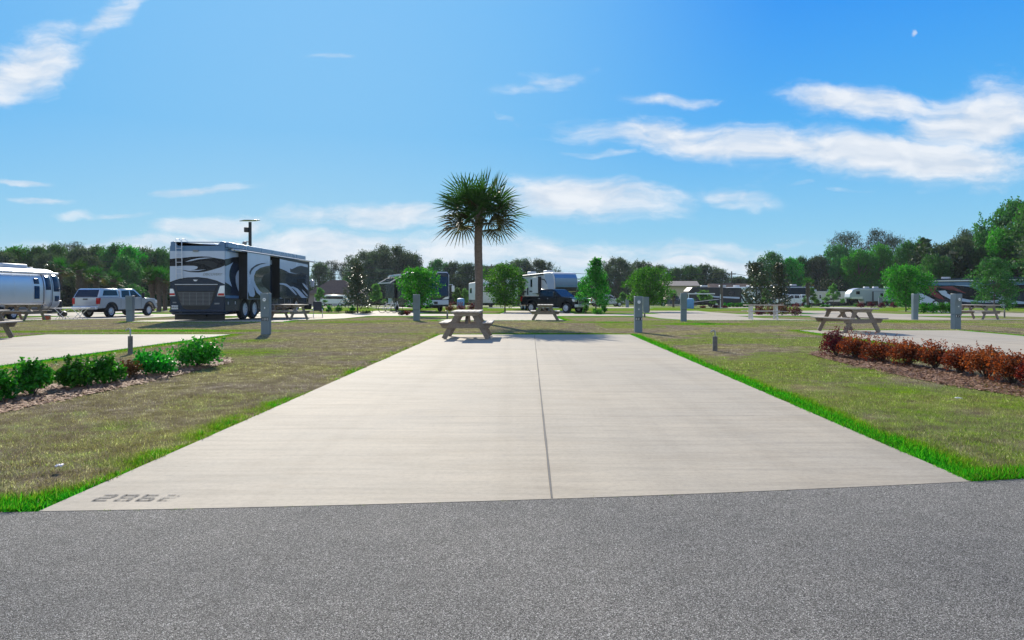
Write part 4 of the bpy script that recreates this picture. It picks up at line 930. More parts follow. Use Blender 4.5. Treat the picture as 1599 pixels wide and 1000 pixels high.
# the long one on steel legs
t = empty('picnic_table', (X(1193, 35.2), 35.2, G(35.2)+.014), R(84), 'long thin topped picnic table with steel tube legs, before the two magnolias', 'picnic table')
mb = MB()
for i in range(4): mb.box(-.36+i*.18+.006, -.18+i*.18-.006, -.95, .95, .735, .765)
mb.build('tabletop', M_WOOD2, t, bevel=.004, seg=1)
for s in (-1, 1):
    mb = MB(); mb.box(s*.62-.13, s*.62+.13, -.95, .95, .43, .46); mb.build('bench', M_WOOD2, t, bevel=.004, seg=1)
for y in (-.62, .62):
    for s in (-1, 1):
        mb = MB(); mb.tube([(s*.24, y, .733), (s*.20, y, .45), (s*.30, y, .02)], .026, 8); mb.tube([(s*.22, y+.06, .733), (s*.26, y+.06, .02)], .022, 8); mb.build('leg', M_ALU, t, smooth=True)
    mb = MB(); mb.tube([(-.72, y+.03, .415), (.72, y+.03, .415)], .024, 8); mb.build('crossbar', M_ALU, t, smooth=True)

# ================================================================== PEDESTALS, DIGITS, SPIGOTS
SEG = {'0': 'abcdef', '1': 'bc', '2': 'abged', '3': 'abgcd', '6': 'acdefg', '7': 'abc', '8': 'abcdefg', '9': 'abcdfg'}
def digit(mb, ch, ox, oz, w, h, st, gap, put, mi=0):
    """stencil style digit from straight strokes; put(x, z) maps glyph space to 3-D"""
    g = gap; hw = w; hh = h
    rects = {'a': (g, h-st, w-g, h), 'd': (g, 0, w-g, st), 'g': (g, h/2-st/2, w-g, h/2+st/2),
             'f': (0, h/2+g*.5, st, h), 'b': (w-st, h/2+g*.5, w, h), 'e': (0, 0, st, h/2-g*.5), 'c': (w-st, 0, w, h/2-g*.5)}
    for s in SEG[ch]:
        x0, z0, x1, z1 = rects[s]; vs = [put(ox+x, oz+z) for x, z in ((x0, z0), (x1, z0), (x1, z1), (x0, z1))]; mb.add(vs, [(0, 1, 2, 3)], mi)
def pedestal(px, by, D, top, num, lab, rz=0, w=.27):
    H = Z(top, D)-G(D); t = empty('utility_pedestal', (X(px, D), D, G(D)), rz, lab, 'pedestal', 'steel hookup pedestals beside the sites')
    mb = MB(); d = .20
    mb.box(-w/2, w/2, -d/2, d/2, -.05, H*.42); mb.build('base', M_PED, t, bevel=.008, seg=2)
    mb = MB(); mb.prism([(-d/2-.02, H*.42+.002), (d/2, H*.42+.002), (d/2, H), (-d/2-.045, H), (-d/2-.045, H*.86), (-d/2-.02, H*.80)], 'x', -w/2-.006, w/2+.006); mb.build('hood', M_PED, t, bevel=.008, seg=2)
    mb = MB(); mb.box(-w/2+.02, w/2-.02, d/2, d/2+.012, H*.1, H*.38); mb.build('access_panel', M_PED, t, bevel=.003, seg=1)
    if num:
        mb = MB(); mb.lathe([(.058, 0), (.058, .02), (.05, .026)], 20, c=(0, -d/2-.066, H*.84)); mb.build('meter', M_CHROME, t, smooth=True)
        mb = MB(); mb.lathe([(.045, 0), (.045, .006)], 20, c=(0, -d/2-.073, H*.84)); mb.box(-.028, .028, -d/2-.078, -d/2-.073, H*.84-.006, H*.84+.016, 1); mb.build('meter_face', [M_PLATE, M_GREY], t)
        mb = MB(); mb.box(-.018, .018, -d/2-.034, -d/2-.018, H*.62, H*.62+.05); mb.build('latch', M_CHROME, t, bevel=.004)
        mb = MB(); n = len(num); cw = .068
        for i, ch in enumerate(num):
            x = (i-(n-1)/2)*.078; mb.box(x-cw/2, x+cw/2, -d/2-.006, -d/2-.001, H*.335, H*.335+.088, 0)
            digit(mb, ch, x-.022, H*.335+.012, .044, .064, .013, 0, lambda a, b: (a, -d/2-.0085, b), 1)
        mb.build('number_plate', [M_BLACK, M_PLATE], t)
    return t
pedestal(416, 522, 22.1, 458, '130', 'blue grey pedestal numbered 130 in front of the large motorhome wheels')
pedestal(997, 519, 23.2, 463, '021', 'blue grey pedestal numbered 021 on the lawn right of the empty site', w=.25)
pedestal(1493, 514, 25.3, 459, '017', 'blue grey pedestal numbered 017 in front of the dark motorhome', R(12))
pedestal(204, 503, 32, 462, None, 'plain pedestal in front of the silver pickup door', w=.30)
pedestal(651, 502, 33, 460, None, 'plain pedestal standing before the bushy oak with the bare shoot', w=.30)
pedestal(1068, 503, 32.2, 458, None, 'plain pedestal at the corner of the pale pad right of centre', R(-8), w=.27)
pedestal(1429, 497, 36, 459, None, 'plain pedestal in front of the brightest green oak on the right', w=.26)
pedestal(980, 480, 88, 467, None, 'tiny far pedestal just left of the pedestal numbered 021', w=.4)
pedestal(1009, 486, 60, 464, None, 'far pedestal half hidden by the pedestal numbered 021 on its right', w=.5)
pedestal(1375, 482, 100, 465, None, 'far pale pedestal below the white fifth wheel door', w=.5)
# hoses and drips
def spigot(px, D, top, lab, r=.055):
    H = Z(top, D)-G(D); t = empty('water_spigot', (X(px, D), D, G(D)), 0, lab, 'water spigot', 'water spigots on concrete posts')
    mb = MB(); mb.cyl((0, 0, -.05), (0, 0, H*.70), r, r*.97, 20); mb.build('post', M_POST, t, smooth=True)
    mb = MB(); mb.tube([(0, 0, H*.68), (0, 0, H*.93), (-.01, 0, H*.96), (-.05, 0, H*.975), (-.085, 0, H*.95), (-.09, 0, H*.90)], .016, 10); mb.build('faucet', M_TAP, t, smooth=True)
    mb = MB(); mb.tube([(-.035, 0, H*.97), (-.035, 0, H*1.0)], .006, 6); mb.lathe([(.022, 0), (.022, .01)], 12, c=(-.035, 0, H), ax='z'); mb.build('valve_handle', M_TAP, t)
M_POST = plain('cast_post', (.15, .14, .125), .8, var=.4, nscale=14); M_TAP = plain('galvanised_tap', (.42, .41, .39), .35, .8, .25, 20)
spigot(1117, 15.75, 516, 'brown post with a bent tap on the right lawn')
spigot(204, 14.9, 513, 'tall post with a tap behind the left hedge', .05)
spigot(699, 39, 485, 'far post with a tap right of the plain pedestal behind the table', .05)
spigot(1569, 44, 480, 'far post with a tap right of the farthest right picnic table', .05)
spigot(1007, 45, 487, 'far post with a tap just right of the pedestal numbered 021', .06)

# painted stencil number on the pad
m, N, L, b = newmat('faded_stencil'); p = wpos(N, L); nz = noise(N, L, 60, 5, .8, p); nb = noise(N, L, 9, 3, .6, p)
sep = N.new('ShaderNodeSeparateXYZ'); L.new(p, sep.inputs[0])
mr = N.new('ShaderNodeMapRange'); mr.inputs['From Min'].default_value = -2.24; mr.inputs['From Max'].default_value = -2.10; mr.inputs['To Min'].default_value = 0; mr.inputs['To Max'].default_value = .30; L.new(sep.outputs[0], mr.inputs['Value'])
k = math_(N, L, 'ADD', math_(N, L, 'ADD', math_(N, L, 'MULTIPLY', nz, .6), math_(N, L, 'MULTIPLY', nb, .4)), mr.outputs[0])
al = ramp(N, L, k, [(.49, (.25, .25, .25)), (.62, (1, 1, 1))]); tr = N.new('ShaderNodeBsdfTransparent'); ms = N.new('ShaderNodeMixShader')
b.inputs['Base Color'].default_value = (.085, .08, .08, 1); b.inputs['Roughness'].default_value = .8
L.new(al, ms.inputs[0]); L.new(b.outputs[0], ms.inputs[1]); L.new(tr.outputs[0], ms.inputs[2]); L.new(ms.outputs[0], N['Material Output'].inputs['Surface'])
sn = empty('stencil_number', (0, 0, 0), 0, 'faded grey painted number 2862 on the near left corner of the concrete pad', 'painted number')
for i, ch in enumerate('2862'):
    mb = MB(); x0 = X(143+i*34, 4.34); digit(mb, ch, x0, 4.335, .105, .135, .024, .012, lambda a, q: (a, q, .0115)); mb.build('painted_digit', m, sn)

    

# litter
def scrap(px, py, s, lab, mat):
    g = gp(px, py); mb = MB(); rs = random.Random(px); vs = []; n = 7
    for j in range(n):
        for i in range(n):
            vs.append(((i-3)*s/6+rs.uniform(-1, 1)*s*.05, (j-3)*s/8, .012+abs(math.sin(i*1.3+j*.9))*s*.28+rs.random()*s*.10))
    mb.add(vs, [(j*n+i, j*n+i+1, (j+1)*n+i+1, (j+1)*n+i) for j in range(n-1) for i in range(n-1)])
    o = mb.build('paper_scrap', mat, smooth=True, loc=(g.x, g.y, .02)); o.rotation_euler = (0, 0, px); tag(o, lab, 'litter')
    so = o.modifiers.new('thickness', 'SOLIDIFY'); so.thickness = .002
M_PAPER = plain('paper', (.72, .68, .66), .7, var=.1)
scrap(93, 737, .062, 'crumpled pale paper scrap in the near left grass', M_PAPER)
scrap(1497, 628, .07, 'tiny white scrap in the grass near the right edge', M_PAPER)

# ================================================================== STREET LAMP / POLES
D = 50; t = empty('solar_camera_pole', (X(391, D), D, G(D)), 0, 'tall dark pole with a flat solar panel on top behind the large motorhome', 'pole'); H = Z(347, D)-G(D)
mb = MB(); mb.cyl((0, 0, -.1), (0, 0, H), .13, .11, 12); mb.build('pole', M_DKGR, t, smooth=True)
mb = MB(); mb.beam((-.42, -.45, H+.06), (.42, .35, H+.14), .9, .05); mb.build('solar_panel', M_NAVY, t, bevel=.01)
mb = MB(); mb.box(-.38, -.06, -.2, .15, H-.75, H-.40); mb.build('control_box', M_BLACK, t, bevel=.03)
mb = MB(); mb.tube([(0, 0, H-1.45), (-.3, -.05, H-1.45)], .04, 8); mb.ell((-.38, -.06, H-1.55), (.16, .16, .14)); mb.build('camera', M_GREY, t, smooth=True)
def utility_pole(px, D, top, lab, r=.16, arm=True):
    t = empty('utility_pole', (X(px, D), D, G(D)), 0, lab, 'utility pole', 'wooden utility poles'); H = Z(top, D)-G(D); mb = MB()
    mb.cyl((0, 0, -.2), (0, 0, H), r*1.2, r*.8, 10); mb.build('pole', M_BARK, t, smooth=True)
    if arm: mb = MB(); mb.box(-.9, .9, -.06, .06, H-.7, H-.55); [mb.cyl((x, 0, H-.55), (x, 0, H-.35), .05, .04, 8) for x in (-.8, 0, .8)]; mb.build('crossarm', M_BARK, t)
    return (X(px, D), D, G(D)+H-.4)
a = utility_pole(768, 150, 413, 'distant utility pole just right of the fan palm trunk'); b_ = utility_pole(1143, 150, 424, 'distant utility pole left of the two magnolias')
utility_pole(1127, 88, 443, 'short thick pole end under the tilted awning', .22, False)
def wires(pts, lab, n=3, dz=1.1):
    for k in range(n):
        mb = MB()
        for p, q in zip(pts, pts[1:]):
            P = [Vector(p).lerp(Vector(q), i/14)-Vector((0, 0, k*dz+math.sin(PI*i/14)*1.2)) for i in range(15)]; mb.tube(P, .045, 4)
        tag(mb.build('overhead_wire', M_BLACK), lab[k], 'wire', 'overhead wires')
wires([(-75, 118, 7.2), (X(480, 150), 150, 8.4), a, b_, (X(1330, 150), 150, 4.8)], ['top overhead wire crossing the wood edge', 'second overhead wire crossing the wood edge', 'lowest overhead wire crossing the wood edge'])

# ================================================================== HOUSES
def house(px, D, w, d, eave, ridge, rz, wallm, roofm, lab, hip=True):
    t = empty('house', (X(px, D), D, G(D)), R(rz), lab, 'house', None); mb = MB(); mb.box(-w/2, w/2, -d/2, d/2, -.2, eave); mb.build('wall', wallm, t)
    mb = MB(); o = .5; hx = w/2+o; hy = d/2+o; rx = hx-(hy if hip else 0)
    vs = [(-hx, -hy, eave), (hx, -hy, eave), (hx, hy, eave), (-hx, hy, eave), (-rx, 0, ridge), (rx, 0, ridge), (-hx, -hy, eave-.15), (hx, -hy, eave-.15), (hx, hy, eave-.15), (-hx, hy, eave-.15)]
    mb.add(vs, [(0, 1, 5, 4), (1, 2, 5), (2, 3, 4, 5), (3, 0, 4), (0, 6, 7, 1), (1, 7, 8, 2), (2, 8, 9, 3), (3, 9, 6, 0), (6, 9, 8, 7)]); mb.build('roof', roofm, t)
    k = int(w/3.2)
    for i in range(k):
        x = -w/2+(i+.5)*w/k; f = MB(); dr = i == k//2
        f.box(x-.55, x+.55, -d/2-.06, -d/2-.003, .15 if dr else .95, 2.15); fo = f.build('door' if dr else 'window', M_WHITE, t)
        f = MB(); f.box(x-.45, x+.45, -d/2-.075, -d/2-.06, .25 if dr else 1.05, 2.05); f.build('panel' if dr else 'pane', M_GLASS if not dr else M_GREY, fo)
    return t
M_ROOF = plain('brown_shingle', (.14, .085, .055), .85, var=.3, nscale=3); M_ROOF2 = plain('tan_shingle', (.24, .20, .16), .85, var=.2, nscale=3)
M_WALLB = plain('beige_wall', (.48, .40, .30), .8, var=.06); M_WALLT = plain('taupe_wall', (.22, .19, .17), .8, var=.08)
house(527, 150, 11, 8, 2.6, 5.6, 8, M_WALLT, M_ROOF, 'house with a dark brown hipped roof behind the white van')
house(548, 158, 7, 7, 2.6, 4.8, -6, M_WALLB, M_ROOF2, 'tan roofed wing half behind the lone magnolia')
house(1062, 142, 6, 6, 4.2, 5.2, -5, M_WALLB, M_ROOF2, 'beige shed left of the plain pedestal, right of the round oak', False)
house(1138, 150, 8, 7, 3.0, 4.8, 0, M_WALLT, M_ROOF, 'low grey house with a dark roof behind the utility pole', False)

# ================================================================== VEHICLES  (local +X is the vehicle's front, -Y its right side)
def wheel(t, x, y, r, w, side, rimm=None, spokes=8, name='wheel'):
    mb = MB(); mb.lathe([(r*.62, -w/2), (r*.9, -w/2), (r, -w*.34), (r, w*.34), (r*.9, w/2), (r*.62, w/2), (r*.60, 0), (r*.62, -w/2)], 28, c=(x, y, r), caps=False); o = mb.build(name, M_RUB, t, smooth=True)
    s = side; mb = MB(); mb.lathe([(r*.64, -w*.30), (r*.64, w*.46), (r*.58, w*.40), (r*.56, w*.1), (.001, w*.06)] if s > 0 else [(r*.64, w*.30), (r*.64, -w*.46), (r*.58, -w*.40), (r*.56, -w*.1), (.001, -w*.06)], 24, c=(x, y, r), mi=0)
    for i in range(spokes):
        a = 2*PI*(i+.5)/spokes; mb.beam((x+math.cos(a)*r*.24, y+s*w*.10, r+math.sin(a)*r*.24), (x+math.cos(a)*r*.52, y+s*w*.12, r+math.sin(a)*r*.52), r*.17, w*.08, mi=1, side=(-math.sin(a), 0, math.cos(a)))
        a = 2*PI*i/spokes; c = (x, y+s*w*.30, r); mb.beam((x+math.cos(a)*r*.12, y+s*w*.36, r+math.sin(a)*r*.12), (x+math.cos(a)*r*.58, y+s*w*.26, r+math.sin(a)*r*.58), r*.19, w*.18, side=(-math.sin(a), 0, math.cos(a)))
    mb.lathe([(r*.17, 0), (r*.17, s*.02), (r*.1, s*.04)], 14, c=(x, y+s*w*.34, r)); mb.build('rim', [rimm or M_ALU, M_BLACK], o, smooth=True)
    return o
def arch(xc, r, n=9, zc=.42): return [(xc+r*math.cos(a), zc+r*math.sin(a)) for a in [PI*i/(n-1) for i in range(n)]]
def pickup(px, D, head, paint, lab, topper=False, L=5.95, s=1., chrome=True):
    """head: direction of travel in degrees (0 = +X of the world)"""
    t = empty('pickup_truck', (X(px, D), D, G(D)+.02), R(head), lab, 'pickup truck'); t.scale = (s, s, s)
    hw = 1.0; h = L/2; xr, xf = -h+1.25, h-1.02; a = .53
    def wp(v): x, y, z = v; k = 1-max(0, z-1.28)*.20-max(0, .75-z)*.05; k *= 1-max(0, x-(h-.5))*.16; return (x, y*k, z)
    low = [(-h+.12, .62)]+[(-h+.10, 1.36), (-.92, 1.36), (-.90, 1.30), (1.12, 1.30), (1.30, 1.33), (h-.42, 1.24), (h-.16, 1.12), (h-.10, .62)]
    low = low+[(p[0], p[1]) for p in arch(xf, a, 11, .47) if p[1] >= .5]+[(xf-a-.01, .50), (xr+a+.01, .50)]+[p for p in arch(xr, a, 11, .47) if p[1] >= .5]
    mb = MB(); mb.prism(low, 'y', -hw, hw, 0, wp); mb.build('body', paint, t, bevel=.045, seg=3)
    mb = MB(); mb.prism([(-.93, 1.29), (-.80, 1.90), (-.70, 1.95), (.45, 1.95), (.62, 1.90), (1.42, 1.30)], 'y', -hw+.015, hw-.015, 0, wp); mb.build('cab', paint, t, bevel=.05, seg=3)
    for sd_ in (-1, 1):
        for nm, pts in (('rear_window', [(-.76, 1.36), (-.70, 1.82), (.02, 1.85), (.02, 1.36)]), ('front_window', [(.12, 1.36), (.12, 1.85), (.50, 1.84), (1.10, 1.38)])):
            mb = MB(); y0, y1 = (-hw+.008, -hw+.05) if sd_ < 0 else (hw-.05, hw-.008); mb.prism(pts, 'y', y0, y1, 0, wp); mb.build(nm, M_GLASS, t, bevel=.006, seg=1)
        mb = MB(); mb.box(-.05+.1, .14, sd_*(hw+.004)-.004, sd_*(hw+.004)+.004, 1.14, 1.18); mb.box(-.90, -.73, sd_*(hw+.004)-.004, sd_*(hw+.004)+.004, 1.14, 1.18); mb.build('door_handle', M_CHROME if chrome else M_BLACK, t)
        mb = MB()
        for x in (1.12, .07, -.86): mb.box(x-.008, x+.008, sd_*(hw+.001)-.002, sd_*(hw+.001)+.002, .62, 1.28)
        mb.build('door_seam', M_BLACK, t)
        mb = MB(); mb.tube([(1.02, sd_*(hw-.06), 1.36), (1.04, sd_*(hw+.16), 1.42)], .025, 6); mb.box(.96, 1.06, sd_*(hw+.25)-.10, sd_*(hw+.25)+.10, 1.30, 1.66); mb.build('mirror', M_BLACK, t, bevel=.03)
        for xw in (xr, xf):
            mb = MB(); pa = arch(xw, a+.055, 13, .47); pb = arch(xw, a-.02, 13, .47)[::-1]; mb.prism(pa+pb, 'y', sd_*(hw-.03), sd_*(hw+.022)); mb.build('wheel_arch_trim', M_BLACK if topper else paint, t)
            wheel(t, xw, sd_*(hw-.16), .42, .28, sd_, M_ALU, 8)
        mb = MB(); mb.beam((-1.1, sd_*(hw-.02), .42), (1.3, sd_*(hw-.02), .42), .16, .05); mb.build('running_board', M_BLACK if topper else M_CHROME, t)
        mb = MB(); mb.prism([(-h+.085, .92), (-h+.085, 1.32), (-h+.30, 1.32), (-h+.22, .92)], 'y', sd_*(hw-.19), sd_*(hw+.006)); o = mb.build('tail_light', M_RED, t, bevel=.01, seg=1)
        mb = MB(); mb.prism([(h-.13, .92), (h-.15, 1.12), (h-.42, 1.16), (h-.34, .94)], 'y', sd_*(hw-.36), sd_*(hw-.02)); mb.build('headlight', M_LENS, t, bevel=.02)
    mb = MB(); mb.prism([(1.46, 1.325), (.66, 1.895), (.645, 1.875), (1.44, 1.31)], 'y', -hw+.12, hw-.12, 0, wp); mb.build('windshield', M_GLASS, t)
    mb = MB(); mb.box(-.94, -.90, -hw+.18, hw-.18, 1.42, 1.82); mb.build('back_glass', M_GLASS, t)
    mb = MB(); mb.box(h-.20, h-.05, -.56, .56, .74, 1.14, 1); [mb.box(h-.06, h-.03, -.54, .54, z, z+.035, 0) for z in (.78, .86, .94, 1.02, 1.09)]; mb.box(h-.06, h-.02, -.60, -.55, .74, 1.16); mb.box(h-.06, h-.02, .55, .60, .74, 1.16); mb.box(h-.06, h-.02, -.60, .60, 1.12, 1.17)
    mb.build('grille', [M_CHROME, M_BLACK], t, bevel=.008, seg=1)
    mb = MB(); mb.prism([(h-.15, -hw+.02), (h+.05, -hw+.25), (h+.08, 0), (h+.05, hw-.25), (h-.15, hw-.02)], 'z', .47, .72); mb.build('front_bumper', M_CHROME if chrome else M_BLACK, t, bevel=.04)
    mb = MB(); mb.box(-h-.08, -h+.12, -hw+.06, hw-.06, .55, .76); mb.build('rear_bumper', M_CHROME, t, bevel=.04)
    mb = MB(); mb.box(-h+.075, -h+.095, -hw+.21, hw-.21, .80, 1.34); mb.box(-h+.06, -h+.078, -.18, .18, 1.20, 1.28, 1); mb.build('tailgate', [paint, M_BLACK], t, bevel=.006, seg=1)
    mb = MB(); mb.box(-h-.090, -h-.082, -.16, .16, .60, .72); mb.build('licence_plate', M_PLATE, t)
    mb = MB(); mb.box(-h+.4, h-.5, -.42, .42, .36, .56); mb.box(xr-.1, xr+.1, -.8, .8, .34, .48); mb.box(xf-.1, xf+.1, -.8, .8, .34, .48); mb.build('chassis', M_BLACK, t)
    if topper:
        mb = MB(); mb.prism([(-h+.12, 1.365), (-h+.42, 1.90), (-h+.55, 1.96), (-.98, 1.96), (-.96, 1.365)], 'y', -hw+.01, hw-.01, 0, wp); tp = mb.build('topper', paint, t, bevel=.05, seg=3)
        for sd_ in (-1, 1):
            mb = MB(); y0, y1 = (-hw-.002, -hw+.03) if sd_ < 0 else (hw-.03, hw+.002); mb.prism([(-h+.50, 1.48), (-h+.68, 1.84), (-1.16, 1.84), (-1.10, 1.48)], 'y', y0, y1, 0, wp); mb.build('side_window', M_GLASS, tp, bevel=.004, seg=1)
        mb = MB(); mb.prism([(-h+.115, 1.40), (-h+.375, 1.87), (-h+.395, 1.86), (-h+.14, 1.39)], 'y', -hw+.12, hw-.12, 0, wp); mb.build('rear_glass', M_GLASS, tp)
    else:
        mb = MB(); mb.box(-h+.2, -1.0, -hw+.12, hw-.12, 1.362, 1.366); mb.build('bed_floor', M_BLACK, t)
    return t
pickup(184, 46.4, 80, M_SILVERTRUCK if 'M_SILVERTRUCK' in globals() else plain('silver_truck_paint', (.50, .53, .57), .22, .35, .06, 1, .9), 'silver pickup with a matching bed topper parked beside the large motorhome', True, s=.96)
pickup(866, 60.5, -42, M_BLKP, 'black pickup with a chrome front in front of the blue capped trailer', s=1.06)
pickup(1052, 128, 175, plain('dark_blue_paint', (.03, .05, .09), .2, .2, .1, 1, .9), 'distant dark blue pickup below the round oak, left of the plain pedestal')
pickup(947, 112, 12, plain('pale_paint', (.50, .52, .54), .3, .1, .05, 1, .6), 'distant pale pickup just right of the pointed oak')
pickup(1240, 110, 165, M_WHITE, 'distant white pickup behind the brown shrubs, left of the cream trailer', True)

# ---- the large motorhome seen from behind
D0 = 32.45; XC = -14.97
mh = empty('motorhome', (XC, D0, G(D0)), R(90), 'large navy and silver motorhome with two open slide outs, seen from behind on the left', 'motorhome', None)
HW = 1.31
def RR(cx, cy): return ((cx-65)/580*2*HW-HW, 4.164-.00457*cy)            # rear face tracing -> (world right +, z)
def SS(cx, cy, yp):                                                       # right side tracing -> (local x, z) on the plane y=yp
    px = 340+cx/6.894; py = 370+cy/6.894; Xw = XC-yp; Dd = Xw*F/(px-800); return (Dd-D0, CAMH+(HOR-py)*Dd/F)
def panel_rear(mb, pts, mi, k=1): 
    P = [RR(*p) for p in pts]; mb.prism([(-a, z) for a, z in P], 'x', -.0035*k-.001, .01, mi)
def panel_side(mb, pts, yp, mi, k=1, x0=None, x1=None, z0=None):
    P = [SS(a, b, yp) for a, b in pts]
    if x0 is not None: P = [(max(x0, min(x1, a)), b) for a, b in P]
    if z0 is not None: P = [(a, max(z0, b)) for a, b in P]
    mb.prism(P, 'y', yp-.0035*k-.001, yp+.01, mi)
LB = 12.6
mb = MB(); mb.prism([(-HW, .42), (-HW-.0, 3.58), (HW, 3.58), (HW, .42)], 'x', 0, LB); bd = mb.build('body', M_NAVY, mh, bevel=.05, seg=3)
mb = MB(); mb.prism([(-HW+.02, 3.56), (-HW+.02, 3.76), (-HW+.18, 3.80), (-HW+.42, 3.585), (HW-.42, 3.585), (HW-.18, 3.80), (HW-.02, 3.76), (HW-.02, 3.56)], 'x', .02, LB-.2); mb.beam((.06, -HW+.2, 3.755), (.06, HW-.2, 3.755), .05, .045); mb.build('roof', M_STEEL, mh, bevel=.02)
mb = MB(); mb.prism([(LB-.2, .42), (LB+.35, .42), (LB+.45, 1.3), (LB+.12, 3.4), (LB-.2, 3.74)], 'y', -HW+.005, HW-.005); mb.build('front_cap', M_SLATE, mh, bevel=.1, seg=4)
mb = MB(); mb.prism([(LB+.46, 1.6), (LB+.17, 3.3), (LB+.14, 3.3), (LB+.42, 1.58)], 'y', -HW+.12, HW-.12); mb.build('windshield', M_GLASS, mh)
# rear livery
mb = MB(); LM = [M_STEEL, M_SILV, M_BLKP, M_DKGR, M_CHROME]
panel_rear(mb, [(66, 128), (66, 182), (644, 182), (644, 128)], 0, 1)
panel_rear(mb, [(66, 182), (66, 505), (110, 488), (170, 470), (250, 457), (360, 454), (460, 464), (560, 490), (644, 528), (644, 182)], 1, 1)
panel_rear(mb, [(66, 265), (130, 258), (200, 253), (300, 242), (400, 238), (480, 241), (530, 252), (590, 262), (644, 270), (644, 332), (600, 352), (545, 368), (490, 384), (430, 398), (370, 405), (300, 403), (240, 394), (190, 381), (260, 384), (320, 378), (350, 366), (362, 352), (352, 341), (320, 335), (240, 334), (145, 338), (66, 340)], 2, 2)
panel_rear(mb, [(225, 296), (290, 272), (370, 256), (450, 250), (525, 252), (440, 260), (360, 270), (300, 284)], 1, 3)
panel_rear(mb, [(300, 305), (380, 285), (470, 280), (530, 292), (565, 325), (560, 352), (520, 362), (480, 345), (430, 320), (370, 312)], 3, 3)
panel_rear(mb, [(210, 380), (290, 392), (370, 388), (450, 372), (380, 378), (300, 384)], 1, 3)
panel_rear(mb, [(66, 505), (110, 488), (170, 470), (250, 457), (360, 454), (460, 464), (560, 490), (644, 528), (644, 534), (560, 498), (460, 472), (360, 462), (250, 465), (170, 478), (110, 497), (66, 514)], 2, 2)
mb.build('rear_stripe_graphics', LM, mh)
mb = MB(); panel_rear(mb, [(310, 480), (360, 480), (345, 496), (325, 496)], 0, 3); mb.build('emblem', M_PLATE, mh)
def text_mesh(name, body, size, mat, parent, M4, shear=0., ext=.004):
    c = bpy.data.curves.new(name, 'FONT'); c.body = body; c.size = size; c.shear = shear; c.extrude = ext; c.align_x = 'CENTER'; c.align_y = 'CENTER'
    o = bpy.data.objects.new(name, c); COL.objects.link(o); dg = bpy.context.evaluated_depsgraph_get(); me = bpy.data.meshes.new_from_object(o.evaluated_get(dg)); bpy.data.objects.remove(o)
    me.transform(M4); me.materials.clear(); me.materials.append(mat); o = bpy.data.objects.new(name, me); COL.objects.link(o); o.parent = parent; return o
def onrear(a, z): return Matrix(((0, 0, -1, -.010), (-1, 0, 0, -a), (0, 1, 0, z), (0, 0, 0, 1)))
a, z = RR(512, 425); text_mesh('model_lettering', 'DISCOVERY', .17, M_GREY, mh, onrear(a, z), .35)
a, z = RR(118, 768); text_mesh('plate_lettering', 'W83DS', .12, M_NAVY, mh, Matrix(((0, 0, -1, -.036), (-1, 0, 0, -a), (0, 1, 0, z), (0, 0, 0, 1))))
mb = MB(); panel_rear(mb, [(84, 749), (152, 749), (152, 788), (84, 788)], 0, 6); mb.build('licence_plate', M_PLATE, mh)
mb = MB(); panel_rear(mb, [(96, 712), (134, 712), (134, 724), (96, 724)], 0, 2); panel_rear(mb, [(536, 722), (590, 722), (586, 736), (536, 738)], 0, 2); mb.build('badge', M_GREY, mh)
mb = MB(); panel_rear(mb, [(120, 535), (570, 535), (545, 640), (520, 705), (478, 775), (440, 790), (240, 790), (205, 775), (165, 705), (140, 640)], 0, 2); panel_rear(mb, [(132, 545), (556, 545), (545, 600), (145, 600)], 1, 4); mb.build('engine_door', [M_BLACK, M_NAVY], mh)
mb = MB()
for cy in range(614, 750, 14):
    q = (cy-610)/140*40; panel_rear(mb, [(150+q, cy), (530-q, cy), (530-q, cy+4.5), (150+q, cy+4.5)], 0, 6)
for cx in (205, 275, 345, 415, 480): panel_rear(mb, [(cx, 612), (cx+4, 612), (cx+4, 745), (cx, 745)], 0, 7)
mb.build('grille', M_GREY, mh)
mb = MB(); panel_rear(mb, [(120, 527), (570, 527), (570, 533), (120, 533)], 0, 5); mb.build('chrome_strip', M_ALU, mh)
for sg in (-1, 1):
    mb = MB(); f = (lambda q: q) if sg < 0 else (lambda q: 710-q)
    if sg < 0: L1 = [(67, 575), (100, 575), (112, 600), (125, 650), (67, 652)]; L2 = [(68, 622), (117, 620), (122, 642), (68, 642)]
    else: L1 = [(598, 545), (643, 540), (643, 652), (565, 652), (578, 600)]; L2 = [(580, 622), (640, 622), (640, 646), (572, 646)]
    panel_rear(mb, L1, 0, 8); panel_rear(mb, L2, 1, 12); mb.build('tail_light', [M_LENS, M_RED], mh)
mb = MB(); a0, z0 = RR(65, 815); mb.prism([(-HW+.01, .41), (HW-.01, .41), (HW-.15, .30), (-HW+.15, .30)], 'x', -.05, .6); mb.prism([(-HW+.005, .42), (-HW+.005, .52), (HW-.005, .52), (HW-.005, .42)], 'x', -.09, .1); mb.build('rear_bumper', M_NAVY, mh, bevel=.03)
mb = MB(); mb.box(.25, .29, -1.2, 1.2, .05, .36); mb.build('mud_flap', M_BLACK, mh)
mb = MB(); mb.box(.4, LB, -.9, .9, .28, .45); mb.tube([(.1, -.3, .25), (.9, -.3, .27)], .06, 8); mb.box(1.2, 5.2, -.25, .25, .22, .5); mb.build('chassis', M_BLACK, mh)
